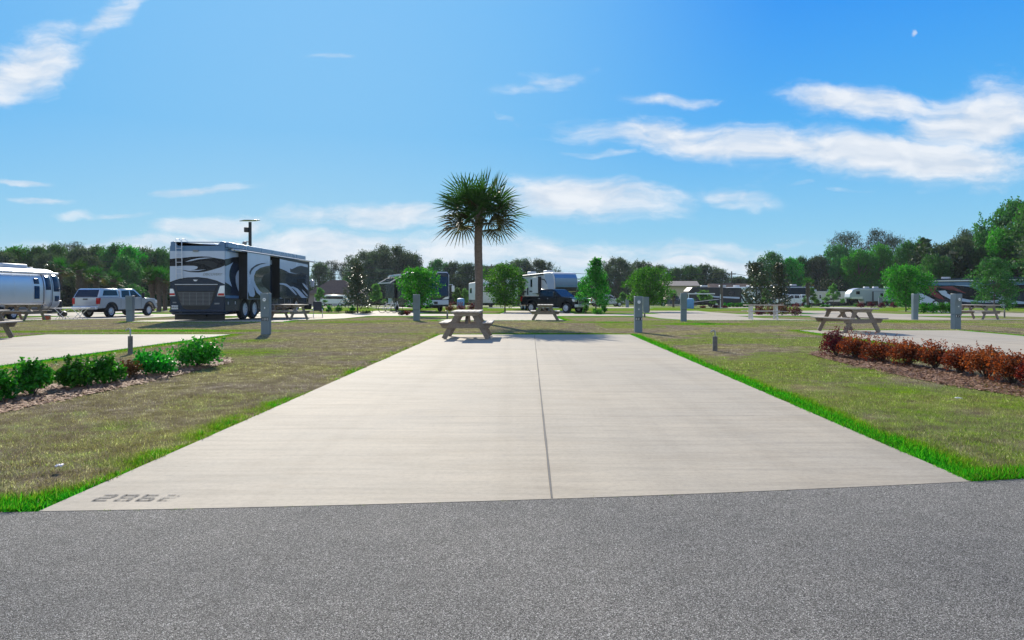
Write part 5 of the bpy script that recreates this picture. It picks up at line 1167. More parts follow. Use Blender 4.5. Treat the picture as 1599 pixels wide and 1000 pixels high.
# ladder
la, lb = -RR(143, 0)[0], -RR(205, 0)[0]; mb = MB(); zt = RR(0, 60)[1]; zb = RR(0, 470)[1]
for y in (la, lb): mb.tube([(-.10, y, zb), (-.14, y, zt-.12), (-.10, y, zt), (.1, y-.02, zt+.01), (.30, y-.05, zt-.05), (.34, y-.05, zt-.3)], .018, 8)
for cy in (155, 205, 255, 300, 365, 420): mb.tube([(-.12, la, RR(0, cy)[1]), (-.12, lb, RR(0, cy)[1])], .014, 6)
for cy in (130, 455): mb.tube([(-.12, la, RR(0, cy)[1]), (0, la, RR(0, cy)[1])], .014, 6); mb.tube([(-.12, lb, RR(0, cy)[1]), (0, lb, RR(0, cy)[1])], .014, 6)
mb.build('ladder', M_ALU, mh, smooth=True)
mb = MB(); a, z = RR(340, 180); mb.box(-.07, 0, -a-.13, -a+.13, z-.03, z+.05); mb.build('rear_camera', M_GREY, mh, bevel=.02)
for x in (1.2, 6.0, 9.6):
    mb = MB(); mb.box(x, x+.95, -.35, .35, 3.59, 3.78); mb.build('roof_unit', M_OFFW, mh, bevel=.06, seg=3)
# right side livery on the body between and around the slide outs
YP = -HW
mb = MB()
panel_side(mb, [(84, 60), (84, 150), (225, 175), (225, 130), (140, 80)], YP, 0, 1)
panel_side(mb, [(84, 150), (225, 178), (225, 218), (160, 222), (120, 235), (84, 240)], YP, 1, 1)
panel_side(mb, [(84, 240), (120, 235), (160, 222), (232, 216), (232, 290), (165, 278), (84, 320)], YP, 2, 1)
panel_side(mb, [(84, 318), (125, 302), (168, 276), (143, 320), (128, 370), (125, 420), (132, 470), (156, 538), (120, 510), (84, 490)], YP, 1, 2)
panel_side(mb, [(229, 360), (210, 385), (196, 430), (198, 490), (210, 540), (229, 588)], YP, 1, 2)
panel_side(mb, [(530, 250), (585, 255), (585, 300), (530, 292)], YP, 1, 2)
panel_side(mb, [(84, 630), (84, 660), (330, 664), (330, 640)], YP, 0, 1)
mb.build('side_stripe_graphics', LM, mh)
def slide(x0, x1, z0, z1, polys, baseM, nm='slide_out'):
    yo = -HW-.44; mb = MB(); mb.box(x0, x1, yo, -HW+.1, z0, z1, 0); o = mb.build(nm, M_BLACK, mh, bevel=.02)
    mb = MB(); mb.box(x0-.03, x1+.03, yo-.012, yo-.002, z0-.03, z1+.02, 0)
    for k, (mi, pts) in enumerate(polys): panel_side(mb, pts, yo-.012, mi, k*.5+1, x0-.025, x1+.025, z0-.02)
    mb.build('outer_panel', [baseM, M_SILV, M_BLKP, M_DKGR, M_OLIVE], o); return o
M_OLIVE = plain('olive_black_paint', (.035, .04, .035), .12, .1, .5, .7, 1.)
z1s = 3.36; z0s = 1.05
slide(1.65, 4.75, z0s, z1s, [
    (1, [(330, 190), (600, 235), (600, 300), (520, 282), (440, 290), (380, 318), (330, 380)]),
    (4, [(395, 420), (415, 370), (460, 335), (520, 318), (600, 312), (600, 670), (520, 640), (460, 590), (415, 520), (396, 470)]),
    (2, [(470, 470), (500, 410), (560, 390), (600, 392), (600, 600), (560, 590), (510, 540), (480, 500)]),
    (2, [(330, 590), (345, 640), (385, 650), (405, 625), (400, 575), (375, 490), (420, 560), (500, 650), (500, 668), (330, 668)]),
    (3, [(345, 380), (365, 340), (420, 300), (480, 284), (530, 284), (460, 300), (400, 330), (365, 370), (352, 410)]),
    (1, [(365, 470), (385, 480), (430, 560), (500, 622), (585, 640), (585, 650), (480, 655), (420, 600), (385, 530)])], M_SILV)
slide(6.35, 12.0, z0s, z1s, [
    (1, [(668, 240), (972, 300), (972, 400), (900, 385), (850, 400), (780, 390), (720, 360), (668, 340)]),
    (4, [(668, 340), (720, 360), (780, 390), (850, 400), (900, 385), (972, 410), (972, 680), (668, 680)]),
    (3, [(780, 340), (800, 350), (860, 320), (900, 312), (972, 330), (972, 405), (900, 385), (850, 398), (785, 380)]),
    (2, [(780, 490), (850, 500), (930, 500), (972, 560), (972, 640), (930, 600), (870, 540), (800, 505)]),
    (1, [(668, 500), (700, 499), (740, 506), (790, 540), (830, 590), (855, 625), (845, 628), (800, 585), (760, 545), (715, 520), (668, 512)]),
    (1, [(780, 538), (815, 537), (860, 558), (905, 600), (945, 645), (970, 672), (908, 672), (880, 630), (850, 590), (815, 558)]),
    (1, [(912, 498), (935, 510), (960, 540), (972, 556), (972, 578), (950, 555), (925, 525)]),
    (1, [(905, 565), (935, 590), (965, 625), (972, 640), (955, 630), (925, 595)]),
    (1, [(668, 655), (700, 668), (770, 682), (770, 688), (690, 682), (668, 672)]),
    (2, [(862, 455), (935, 452), (935, 490), (862, 492)])], M_DKGR)
# awning: housing along the roof edge, roller and arms
mb = MB(); mb.box(.05, LB-.3, -HW-.13, -HW-.003, 3.50, 3.76); mb.build('awning_housing', M_STEEL, mh, bevel=.03)
mb = MB(); mb.tube([(.35, -HW-.22, 3.42), (LB+.3, -HW-.50, 3.40)], .055, 10); mb.build('awning_roller', M_OFFW, mh, smooth=True)
mb = MB(); mb.box(1.3, 12.2, -HW-.48, -HW-.01, 3.375, 3.40); mb.build('slide_topper', M_BLACK, mh)
for x in (.4, 5.6, LB): mb = MB(); mb.beam((x, -HW-.0, 3.44), (x, -HW-.30-.015*x, 3.40), .05, .03); mb.build('awning_arm', M_BLACK, mh)
for x in (2.35, 3.62, 10.6):
    for sd_ in (-1, 1): 
        mb = MB(); mb.prism([(x+.62*math.cos(a), .52+.62*math.sin(a)) for a in [PI*i/12 for i in range(13)]]+[(x-.62, .41), (x+.62, .41)], 'y', sd_*(HW-.3), sd_*(HW+.004)); mb.build('wheel_well', M_BLACK, mh)
        wheel(mh, x, sd_*(HW-.09), .52, .29, sd_, M_ALU, 10)
mb = MB()
for x in (4.6, 5.9, 7.2, 8.5, 9.6): mb.box(x-.008, x+.008, -HW-.006, -HW, .45, 1.0)
for x in (.35, 1.2): mb.box(x-.02, x+.02, -HW-.02, -HW, .78, .92)
mb.build('bay_door_trim', M_ALU, mh)
mb = MB(); mb.box(LB-.45, LB+.15, -HW-.55, -HW-.0, .28, .33); mb.box(LB-.45, LB+.15, -HW-.30, -HW-.0, .55, .60); mb.box(LB-.45, LB-.42, -HW-.55, -HW, .28, .62); mb.build('entry_step', M_BLACK, mh)
mb = MB(); mb.tube([(LB+.35, -HW+.05, 2.15), (LB+.6, -HW-.25, 2.15)], .03, 6); mb.box(LB+.5, LB+.62, -HW-.42, -HW-.2, 1.75, 2.2); mb.build('mirror', M_SILV, mh, bevel=.04)
# folding ramp and chair beside the steps
t = empty('folding_chair', (X(497, 43.5), 43.5, G(43.5)+.03), R(20), 'dark folding chair standing by the front steps of the large motorhome', 'folding chair')
mb = MB(); mb.box(-.27, .27, -.25, .25, .42, .46); mb.build('seat', M_BLACK, t, bevel=.01)
mb = MB(); mb.beam((-.0, .28, .45), (-.0, .5, 1.0), .54, .03, side=(1, 0, 0)); mb.build('backrest', M_BLACK, t, bevel=.01)
for sx in (-1, 1):
    mb = MB(); mb.tube([(sx*.28, -.28, 0), (sx*.28, .3, .55)], .014, 6); mb.build('leg', M_ALU, t); mb = MB(); mb.tube([(sx*.28, .30, 0), (sx*.28, -.25, .5)], .014, 6); mb.build('leg', M_ALU, t)

# ---- generic recreational vehicle shell
def rv(name, cat, px, D, head, L, H, Wd, prof, mats, lab, sides, fronts=None, axles=((.40, 2),), wr=.36, units=(.3, .65), anchor='c', wins=(), door=None, slides=(), strut=None, base=.5):
    """prof: (x, z) outline, x measured from the rear; sides: list of (mi, pts, side) stripes; mats[0] is the body"""
    t = empty(name, (X(px, D), D, G(D)+.02), R(head), lab, cat); hw = Wd/2
    off = {'c': -L/2, 'f': -L, 'r': 0}[anchor]; S = lambda P: [(a+off, b) for a, b in P]
    mb = MB(); mb.prism(S(prof), 'y', -hw, hw); mb.build('body', mats[0], t, bevel=.09, seg=4)
    if sides:
        mb = MB()
        for k, (mi, P, sd_) in enumerate(sides): mb.prism(S(P), 'y', sd_*(hw-.02), sd_*(hw+.004+.0015*k), mi)
        mb.build('stripe_graphics', mats, t)
    if fronts:
        for nm, mi, (y0, y1, z0, z1), xo in fronts: mb = MB(); mb.box(xo+off-.03, xo+off, y0, y1, z0, z1, 0); mb.build(nm, mats[mi], t, bevel=.012, seg=2)
    for (x0, x1, z0, z1, sd_) in wins:
        mb = MB(); mb.box(x0+off, x1+off, sd_*(hw+.012)-.012, sd_*(hw+.012)+.012, z0, z1); w = mb.build('window', M_BLACK, t, bevel=.01, seg=1)
        mb = MB(); mb.box(x0+off+.04, x1+off-.04, sd_*(hw+.026)-.004, sd_*(hw+.026)+.004, z0+.04, z1-.04); mb.build('pane', M_GLASS, w)
    if door:
        x0, x1, sd_ = door; mb = MB(); mb.box(x0+off, x1+off, sd_*(hw+.012)-.012, sd_*(hw+.012)+.012, .62, 2.55, 0); dd = mb.build('door', M_OFFW, t, bevel=.02)
        mb = MB(); mb.box(x0+off+.18, x1+off-.18, sd_*(hw+.028)-.004, sd_*(hw+.028)+.004, 1.55, 2.30); mb.build('door_window', M_GLASS, dd)
        mb = MB(); mb.box(x0+off+.08, x0+off+.14, sd_*(hw+.04)-.02, sd_*(hw+.04)+.02, 1.3, 1.42); mb.build('handle', M_BLACK, dd)
    for (x0, x1, z0, z1, dep, sd_, mi, wn) in slides:
        mb = MB(); ya, yb = sorted((sd_*(hw-.05), sd_*(hw+dep))); mb.box(x0+off, x1+off, ya, yb, z0, z1, 0); so = mb.build('slide_out', M_BLACK, t, bevel=.02)
        mb = MB(); q = sd_*(hw+dep+.006); mb.box(x0+off+.03, x1+off-.03, q-.006, q+.006, z0+.03, z1-.03, 0); mb.build('outer_panel', mats[mi], so)
        if wn: mb = MB(); q = sd_*(hw+dep+.02); xm = (x0+x1)/2+off; mb.box(xm-wn/2, xm+wn/2, q-.008, q+.008, z1-.95, z1-.35); mb.build('slide_window', M_GLASS, so)
    for fx in units: mb = MB(); x = fx*L+off; mb.box(x-.45, x+.45, -.35, .35, H-.02, H+.27); mb.build('roof_unit', M_OFFW, t, bevel=.07, seg=3)
    for (fx, n) in axles:
        for k in range(n):
            for sd_ in (-1, 1):
                x = fx*L+off+(k-(n-1)/2)*(wr*2+.14); mb = MB(); mb.prism([(x+(wr+.1)*math.cos(a), wr+.02+(wr+.1)*math.sin(a)) for a in [PI*i/10 for i in range(11)]], 'y', sd_*(hw-.25), sd_*(hw+.006)); mb.build('wheel_well', M_BLACK, t); wheel(t, x, sd_*(hw-.07), wr, .24, sd_, M_ALU, 8)
    mb = MB(); mb.box(off+.2, off+L*.85, -hw*.7, hw*.7, .32, base+.02); mb.build('chassis', M_BLACK, t)
    return t
def ext(t, name, mat, mb, **k): return mb.build(name, mat, t, **k)

# front facing motorhome (centre left)
hd = math.degrees(math.atan2(-11.2, 5.2)); L = 11.8
t = rv('motorhome', 'motorhome', 681, 61.5, hd, L, 3.6, 2.55, [(0, .45), (0, 3.6), (L-.3, 3.66), (L-.06, 3.5), (L, 1.6), (L-.05, .5)], [M_SLATE, M_SILV, M_BLKP, M_GLASSB, M_STEEL],
   'dark motorhome facing the camera with a tall blue windscreen, behind the bushy oak', [(2, [(0, 1.4), (L, 1.9), (L, 2.6), (0, 2.2)], -1), (1, [(L-4.5, .6), (L-2.2, .6), (L-4.4, 1.6), (L-5.2, 1.9)], -1), (1, [(0, .6), (2, .6), (1, 1.8), (0, 2.1)], -1)],
   None, axles=((.25, 1), (.80, 1)), wr=.5, anchor='f', slides=[(1.2, 4.6, 1.2, 3.25, .6, -1, 0, 0), (5.6, 9.0, 1.2, 3.25, .55, -1, 0, .9), (3.5, 8.4, 1.2, 3.25, .6, 1, 0, 0)], wins=[(9.6, 10.6, 1.9, 2.6, -1)])
mb = MB(); mb.prism([(.012, 1.50), (-.045, 3.22), (-.085, 3.22), (-.03, 1.50)], 'y', -1.13, 1.13); ws = mb.build('windshield', M_GLASSB, t)
mb = MB(); mb.box(-.12, -.028, -1.16, 1.16, 3.22, 3.52); mb.build('front_brow', M_NAVY, t, bevel=.03)
mb = MB(); mb.tube([(-.06, -1.24, 1.2), (-.12, -1.25, 3.4), (-.16, -1.12, 3.60), (-.16, 1.12, 3.60), (-.12, 1.25, 3.4), (-.06, 1.24, 1.2)], .05, 8); mb.build('windshield_surround', M_SILV, t, smooth=True)
mb = MB(); mb.box(-.06, .03, -1.22, 1.22, .66, 1.10); mb.build('front_bumper', M_SILV, t, bevel=.05)
mb = MB(); mb.box(.032, .05, -.17, .17, .74, .96); mb.build('licence_plate', M_BLACK, t)
mb = MB(); mb.box(-.05, .022, -1.1, 1.1, 1.14, 1.46); mb.build('grille', M_BLACK, t, bevel=.02)
for sd_ in (-1, 1):
    mb = MB(); mb.prism([(sd_*.55, 1.14), (sd_*1.18, 1.2), (sd_*1.2, 1.42), (sd_*.9, 1.36)], 'x', .0, .045); mb.build('headlight', M_LENS, t)
    mb = MB(); mb.tube([(-.1, sd_*1.22, 2.5), (.25, sd_*1.5, 2.5), (.25, sd_*1.55, 2.35)], .03, 6); mb.box(.15, .3, sd_*1.56-.12, sd_*1.56+.12, 1.85, 2.4); mb.build('mirror', M_WHITE, t, bevel=.04)
mb = MB(); mb.beam((-L+.3, -1.35, 3.45), (-.8, -1.42, 3.45), .12, .12); mb.beam((-6.0, -1.45, 3.38), (-6.0, -2.6, 2.75), .06, .08); mb.beam((-10.5, -1.45, 3.38), (-10.5, -2.6, 2.75), .06, .08); mb.beam((-10.7, -2.62, 2.72), (-5.8, -2.62, 2.72), .10, .10); mb.build('awning', M_OFFW, t)
# tall fifth wheel trailer with a blue front cap
hd = math.degrees(math.atan2(-10.2, 4.2)); L = 11.6
t = rv('travel_trailer', 'travel trailer', 885, 65, hd, L, 3.75, 2.5, [(0, .7), (0, 3.55), (L-1.2, 3.75), (L-.45, 3.68), (L-.1, 3.2), (L, 2.3), (L-.2, 1.9), (L-2.6, 1.72), (L-2.8, .7)], [M_OFFW, M_SILV, M_DKGR, M_BLUECAP if 'M_BLUECAP' in globals() else plain('blue_cap_paint', (.10, .22, .36), .25, .1, .08, 1, .8), M_GREY],
   'tall white travel trailer with a blue front cap behind the black pickup', [(2, [(L-7.2, 1.95), (L-5.5, 2.0), (L-3.4, 1.65), (L-3.4, 1.55), (L-5.4, 1.85), (L-7.2, 1.8)], -1), (4, [(0, .7), (L-2.8, .7), (L-2.8, 1.05), (0, 1.05)], -1), (2, [(L-4.2, 3.3), (L-2.2, 3.1), (L-.6, 2.0), (L-.75, 1.95), (L-2.3, 3.0), (L-4.2, 3.22)], -1), (1, [(L-2.3, 3.55), (L-.5, 3.55), (L-.2, 3.0), (L-.1, 2.3), (L-.3, 1.95), (L-1.2, 1.9)], -1)],
   None, axles=((.36, 2),), anchor='f', wins=[(L-5.6, L-4.9, 2.35, 3.15, -1)], door=(L-6.6, L-5.9, -1), slides=[(L-10.6, L-7.2, 1.0, 3.3, .7, -1, 0, 1.5), (L-4.4, L-3.0, 1.7, 3.35, .35, -1, 0, 0), (L-9, L-5, 1.0, 3.3, .7, 1, 0, 1.0)], base=.7)
mb = MB(); mb.prism([(-.40, 3.60), (-.02, 3.18), (.045, 2.32), (-.12, 1.95), (-.2, 1.95), (-.1, 2.3), (-.18, 3.15), (-.5, 3.58)], 'y', -1.18, 1.18); mb.build('front_cap', plain('blue_cap_paint', (.10, .22, .36), .25, .1, .08, 1, .8), t, bevel=.02)
mb = MB(); mb.prism([(.048, 2.30), (-.11, 1.93), (-.15, 1.93), (.0, 2.32)], 'y', -1.14, 1.14); mb.build('cap_trim', M_DKGR, t)
mb = MB(); mb.beam((-L+.4, -1.36, 3.45), (-2.4, -1.36, 3.60), .12, .12); mb.build('awning', M_BLACK, t)
mb = MB(); mb.box(-2.2, -2.0, -.9, -.8, 0, 1.75); mb.box(-2.2, -2.0, .8, .9, 0, 1.75); mb.build('landing_leg', M_GREY, t)
# dark motorhome broadside on the right
hd = math.degrees(math.atan2(-9.0, 7.2)); L = 12.2; Dr = 92.0
t = rv('motorhome', 'motorhome', 1438, Dr, hd, L, 3.75, 2.6, [(0, .45), (0, 3.75), (L-.3, 3.8), (L-.05, 3.6), (L, 1.6), (L-.05, .5)], [M_SLATE, M_SILV, M_BLKP, M_MAROON, M_STEEL],
   'long dark motorhome with silver and maroon swirls parked on the right before the wood', 
   [(4, [(0, 2.9), (L, 2.9), (L, 3.3), (0, 3.3)], -1),
    (2, [(0, 1.3), (1.0, 1.1), (4, 1.2), (8, 1.6), (L, 2.0), (L, 2.9), (0, 2.9)], -1),
    (1, [(0, 2.15), (.5, 1.95), (1.4, 1.45), (2.2, 1.0), (2.6, .55), (0, .55)], -1),
    (3, [(1.1, 2.8), (1.5, 1.9), (2.6, 1.2), (3.4, 1.05), (2.9, 1.6), (2.2, 2.2), (2.5, 2.7), (4.2, 2.8), (5.8, 1.9), (5.2, 1.9), (4.2, 2.5), (3.3, 2.55), (2.4, 2.85)], -1),
    (1, [(2.6, 2.2), (3.0, 1.7), (4.2, 1.0), (6, .75), (9.2, .7), (9.4, 1.05), (7.6, .95), (6.2, 1.05), (4.9, 1.35), (3.9, 1.8), (3.4, 2.25)], -1),
    (2, [(3.6, 1.9), (4.6, 1.35), (6.2, 1.1), (7.5, 1.2), (6.2, 1.7), (5.0, 2.1), (4.2, 2.3), (3.7, 2.2)], -1),
    (1, [(4.4, 2.9), (6.2, 2.75), (7.6, 2.2), (8.6, 1.4), (9.4, 1.1), (10.6, 1.15), (9.6, 1.55), (8.6, 2.3), (7.0, 2.9)], -1),
    (4, [(5.2, 2.85), (6.6, 2.6), (7.8, 1.9), (8.6, 1.3), (8.9, 1.3), (8.2, 2.1), (7.0, 2.8)], -1),
    (1, [(9.3, .95), (10.8, 1.0), (L-.1, .85), (L-.1, .6), (9.6, .6)], -1)],
   None, axles=((.24, 2), (.80, 1)), wr=.5, anchor='r', units=(.25, .7), slides=[(9.0, 10.8, 1.9, 3.2, .0, -1, 0, 0)])
mb = MB(); mb.prism([(L+.012, 1.55), (L-.05, 3.30), (L-.09, 3.30), (L-.03, 1.55)], 'y', -1.18, 1.18); mb.build('windshield', M_GLASSB, t)
mb = MB(); mb.box(.2, L-.4, -1.55, -1.32, 3.42, 3.58, 0); mb.box(.1, L-.4, -1.6, -1.31, 3.60, 3.74, 1); mb.build('awning', [M_ALU, M_NAVY], t)
mb = MB(); mb.box(L-.03, L+.02, -1.2, 1.2, .6, 1.2); mb.build('front_bumper', M_SLATE, t, bevel=.03)
for sd_ in (-1, 1):
    mb = MB(); mb.box(L-.01, L+.035, sd_*.85-.25, sd_*.85+.25, 1.05, 1.3); mb.build('headlight', M_LENS, t, bevel=.01); mb = MB(); mb.box(L+.05, L+.2, sd_*1.56-.12, sd_*1.56+.12, 1.95, 2.5); mb.tube([(L-.1, sd_*1.2, 2.5), (L+.12, sd_*1.5, 2.45)], .03, 6); mb.build('mirror', M_WHITE, t, bevel=.04)
# white fifth wheel broadside, nose to the left
hd = 176; L = 10.6
t = rv('travel_trailer', 'travel trailer', 1323, 132, hd, L, 3.5, 2.5, [(0, .6), (0, 3.3), (L-1.7, 3.5), (L-.7, 3.2), (L-.1, 2.5), (L, 1.7), (L-.2, 1.45), (L-2.6, 1.35), (L-2.8, .6)], [plain('blue_white_paint', (.42, .48, .55), .35, 0, .05), M_WHITE, M_DKGR, M_STEEL, M_SILV],
   'white fifth wheel trailer with its rounded nose to the left, behind the angled picnic table', [(2, [(.2, .62), (L-3, .62), (L-3, .95), (.2, .95)], 1), (1, [(0, 3.05), (L-2, 3.3), (L-2, 3.15), (0, 2.9)], 1), (1, [(L-2.4, 1.4), (L-.4, 1.45), (L-.3, 1.8), (L-2.4, 1.9)], 1)],
   None, axles=((.34, 2),), anchor='f', units=(.3, .5, .66), wins=[(L-1.9, L-1.2, 2.3, 2.9, 1), (L-5.9, L-5.3, 1.7, 2.2, 1), (1.3, 2.0, 1.9, 2.6, 1)], slides=[(L-7.2, L-4.2, 1.0, 2.85, .5, 1, 0, .5)], base=.6)
# cream travel trailer
L = 9.5
rv('travel_trailer', 'travel trailer', 1282, 140, 182, L, 3.1, 2.45, [(0, .6), (0, 3.0), (L-.7, 3.1), (L-.1, 2.6), (L, 1.5), (L-.3, .6)], [plain('cream_paint', (.55, .52, .45), .4, 0, .05), M_WHITE, M_DKGR, M_BLKP],
   'cream travel trailer half hidden by pale young trees left of the white fifth wheel', [(2, [(.2, .62), (L-.4, .62), (L-.4, .9), (.2, .9)], 1), (3, [(1, 1.5), (3, 1.6), (6, 1.35), (8, 1.5), (6, 1.2), (2, 1.3)], 1)],
   None, axles=((.42, 2),), wins=[(L-3.0, L-1.7, 1.9, 2.5, 1), (L-6, L-5.2, 2.0, 2.5, 1), (1.2, 2.2, 1.9, 2.5, 1)], door=(L-4.4, L-3.7, 1), base=.6)
L = 8.5
rv('travel_trailer', 'travel trailer', 1162, 118, -62, L, 3.4, 2.45, [(0, .6), (0, 3.3), (L-1.0, 3.4), (L-.2, 2.8), (L, 1.7), (L-.3, .6)], [M_WHITE, M_SILV, M_DKGR, M_BLKP, M_STEEL],
   'white trailer with a slanting black stripe, just left of the first magnolia', [(2, [(L-2.2, .7), (L-1.4, .7), (L-3.4, 3.0), (L-4.2, 3.0)], -1), (3, [(L-3.0, .7), (L-2.6, .7), (L-4.4, 3.0), (L-4.9, 3.0)], -1)],
   None, axles=((.42, 2),), wins=[(1.0, 2.0, 1.9, 2.6, -1)], base=.6)
L = 10
rv('motorhome', 'motorhome', 1222, 116, -172, L, 3.5, 2.5, [(0, .5), (0, 3.5), (L-.3, 3.5), (L, 1.6), (L-.05, .5)], [M_SLATE, M_SILV, M_BLKP, M_STEEL],
   'dark motorhome mostly hidden behind the two magnolias', [(1, [(.3, 1.3), (4, 1.6), (8, 2.6), (8.4, 2.9), (4, 2.0), (.3, 1.9)], 1), (3, [(.2, .6), (9, .6), (9, 1.1), (.2, 1.1)], 1), (1, [(0, 3.2), (L-.4, 3.2), (L-.4, 3.35), (0, 3.35)], 1)], None, axles=((.25, 1), (.8, 1)), wr=.48, wins=[(6.3, 7.6, 2.0, 2.7, 1)])
L = 7.5
rv('travel_trailer', 'travel trailer', 755, 92, -75, L, 3.4, 2.5, [(0, .6), (0, 3.3), (L-.7, 3.4), (L-.1, 2.9), (L, 1.7), (L-.2, .6)], [M_OFFW, M_SILV, M_DKGR, M_BLKP],
   'white trailer seen between the fan palm trunk and the small oak right of it', [(2, [(.3, .65), (L-.4, .65), (L-.4, 1.0), (.3, 1.0)], -1)], [('front_window', 2, (-.7, .7, 2.0, 2.7), L)], axles=((.42, 2),), wins=[(1.0, 2.2, 1.9, 2.6, -1), (L-2, L-1.2, 1.9, 2.6, -1)], base=.6)
L = 8
rv('travel_trailer', 'travel trailer', 1112, 100, 185, L, 2.9, 2.4, [(0, .6), (0, 2.8), (L-.7, 2.9), (L-.1, 2.3), (L, 1.3), (L-.3, .6)], [M_DKGR, M_SILV, M_DKGR, M_BLKP],
   'low dark trailer under the tilted pale awning right of centre', [(1, [(.3, 1.2), (4, 1.4), (7, 2.0), (7, 2.15), (4, 1.6), (.3, 1.45)], 1)], None, axles=((.42, 2),), wins=[(1.0, 2.0, 1.7, 2.3, 1)], base=.6)
# tilted awning on posts
D = 82; t = empty('awning_canopy', (X(1098, D), D, G(D)), R(0), 'long pale edged canopy sloping up to the right, right of the plain middle pedestal', 'canopy')
x0, x1 = X(1072, D)-X(1098, D), X(1124, D)-X(1098, D)
mb = MB(); mb.beam((x0, 0, Z(474, D)-G(D)), (x1, 0, Z(468, D)-G(D)), 1.6, .10, side=(0, 1, 0)); mb.build('canopy_sheet', M_DKGR, t)
mb = MB(); mb.beam((x0, -.8, Z(459, D)-G(D)), (x1-.8, -.8, Z(459, D)-G(D)), .12, .12); mb.build('top_rail', M_ALU, t)
for q in (x0+.1, x1-.1): mb = MB(); mb.cyl((q, -.7, 0), (q, -.7, Z(460, D)-G(D)), .05, .05, 8); mb.build('post', M_ALU, t)
for px, D, c, lab in ((1078, 80, (.12, .30, .55), 'blue plastic drum beside the plain middle pedestal'), (720, 84, (.10, .28, .50), 'blue covered crate right of the front facing motorhome')):
    t = empty('storage_drum', (X(px, D), D, G(D)), 0, lab, 'drum'); mb = MB(); mb.lathe([(.42, 0), (.46, .1), (.44, .5), (.46, .95), (.40, 1.05)], 18, ax='z'); mb.build('drum_body', plain('blue_plastic', c, .5), t, smooth=True)
    mb = MB(); mb.lathe([(.43, 1.055), (.43, 1.12), (.2, 1.2)], 18, ax='z'); mb.build('lid', M_BLUELID if 'M_BLUELID' in globals() else plain('blue_lid', (.25, .42, .62), .5), t, smooth=True)
# white van far left-centre
t = empty('van', (X(522, 128), 128, G(128)+.02), R(168), 'white van parked before the brown roofed house', 'van'); mb = MB()
mb.prism([(-2.6, .45), (-2.6, 2.1), (1.3, 2.15), (1.9, 1.45), (2.6, 1.2), (2.65, .45)], 'y', -.95, .95); mb.build('body', M_WHITE, t, bevel=.1, seg=3)
for sd_ in (-1, 1):
    mb = MB(); q = sd_*.955; mb.prism([(-2.3, 1.35), (-2.3, 1.85), (1.15, 1.9), (1.6, 1.4)], 'y', q-.006, q+.006); mb.build('side_window', M_GLASS, t)
    for x in (-1.7, 1.7): wheel(t, x, sd_*.85, .36, .24, sd_)
mb = MB(); mb.prism([(1.36, 2.05), (1.94, 1.44), (1.90, 1.42), (1.32, 2.03)], 'y', -.82, .82); mb.build('windshield', M_GLASS, t)

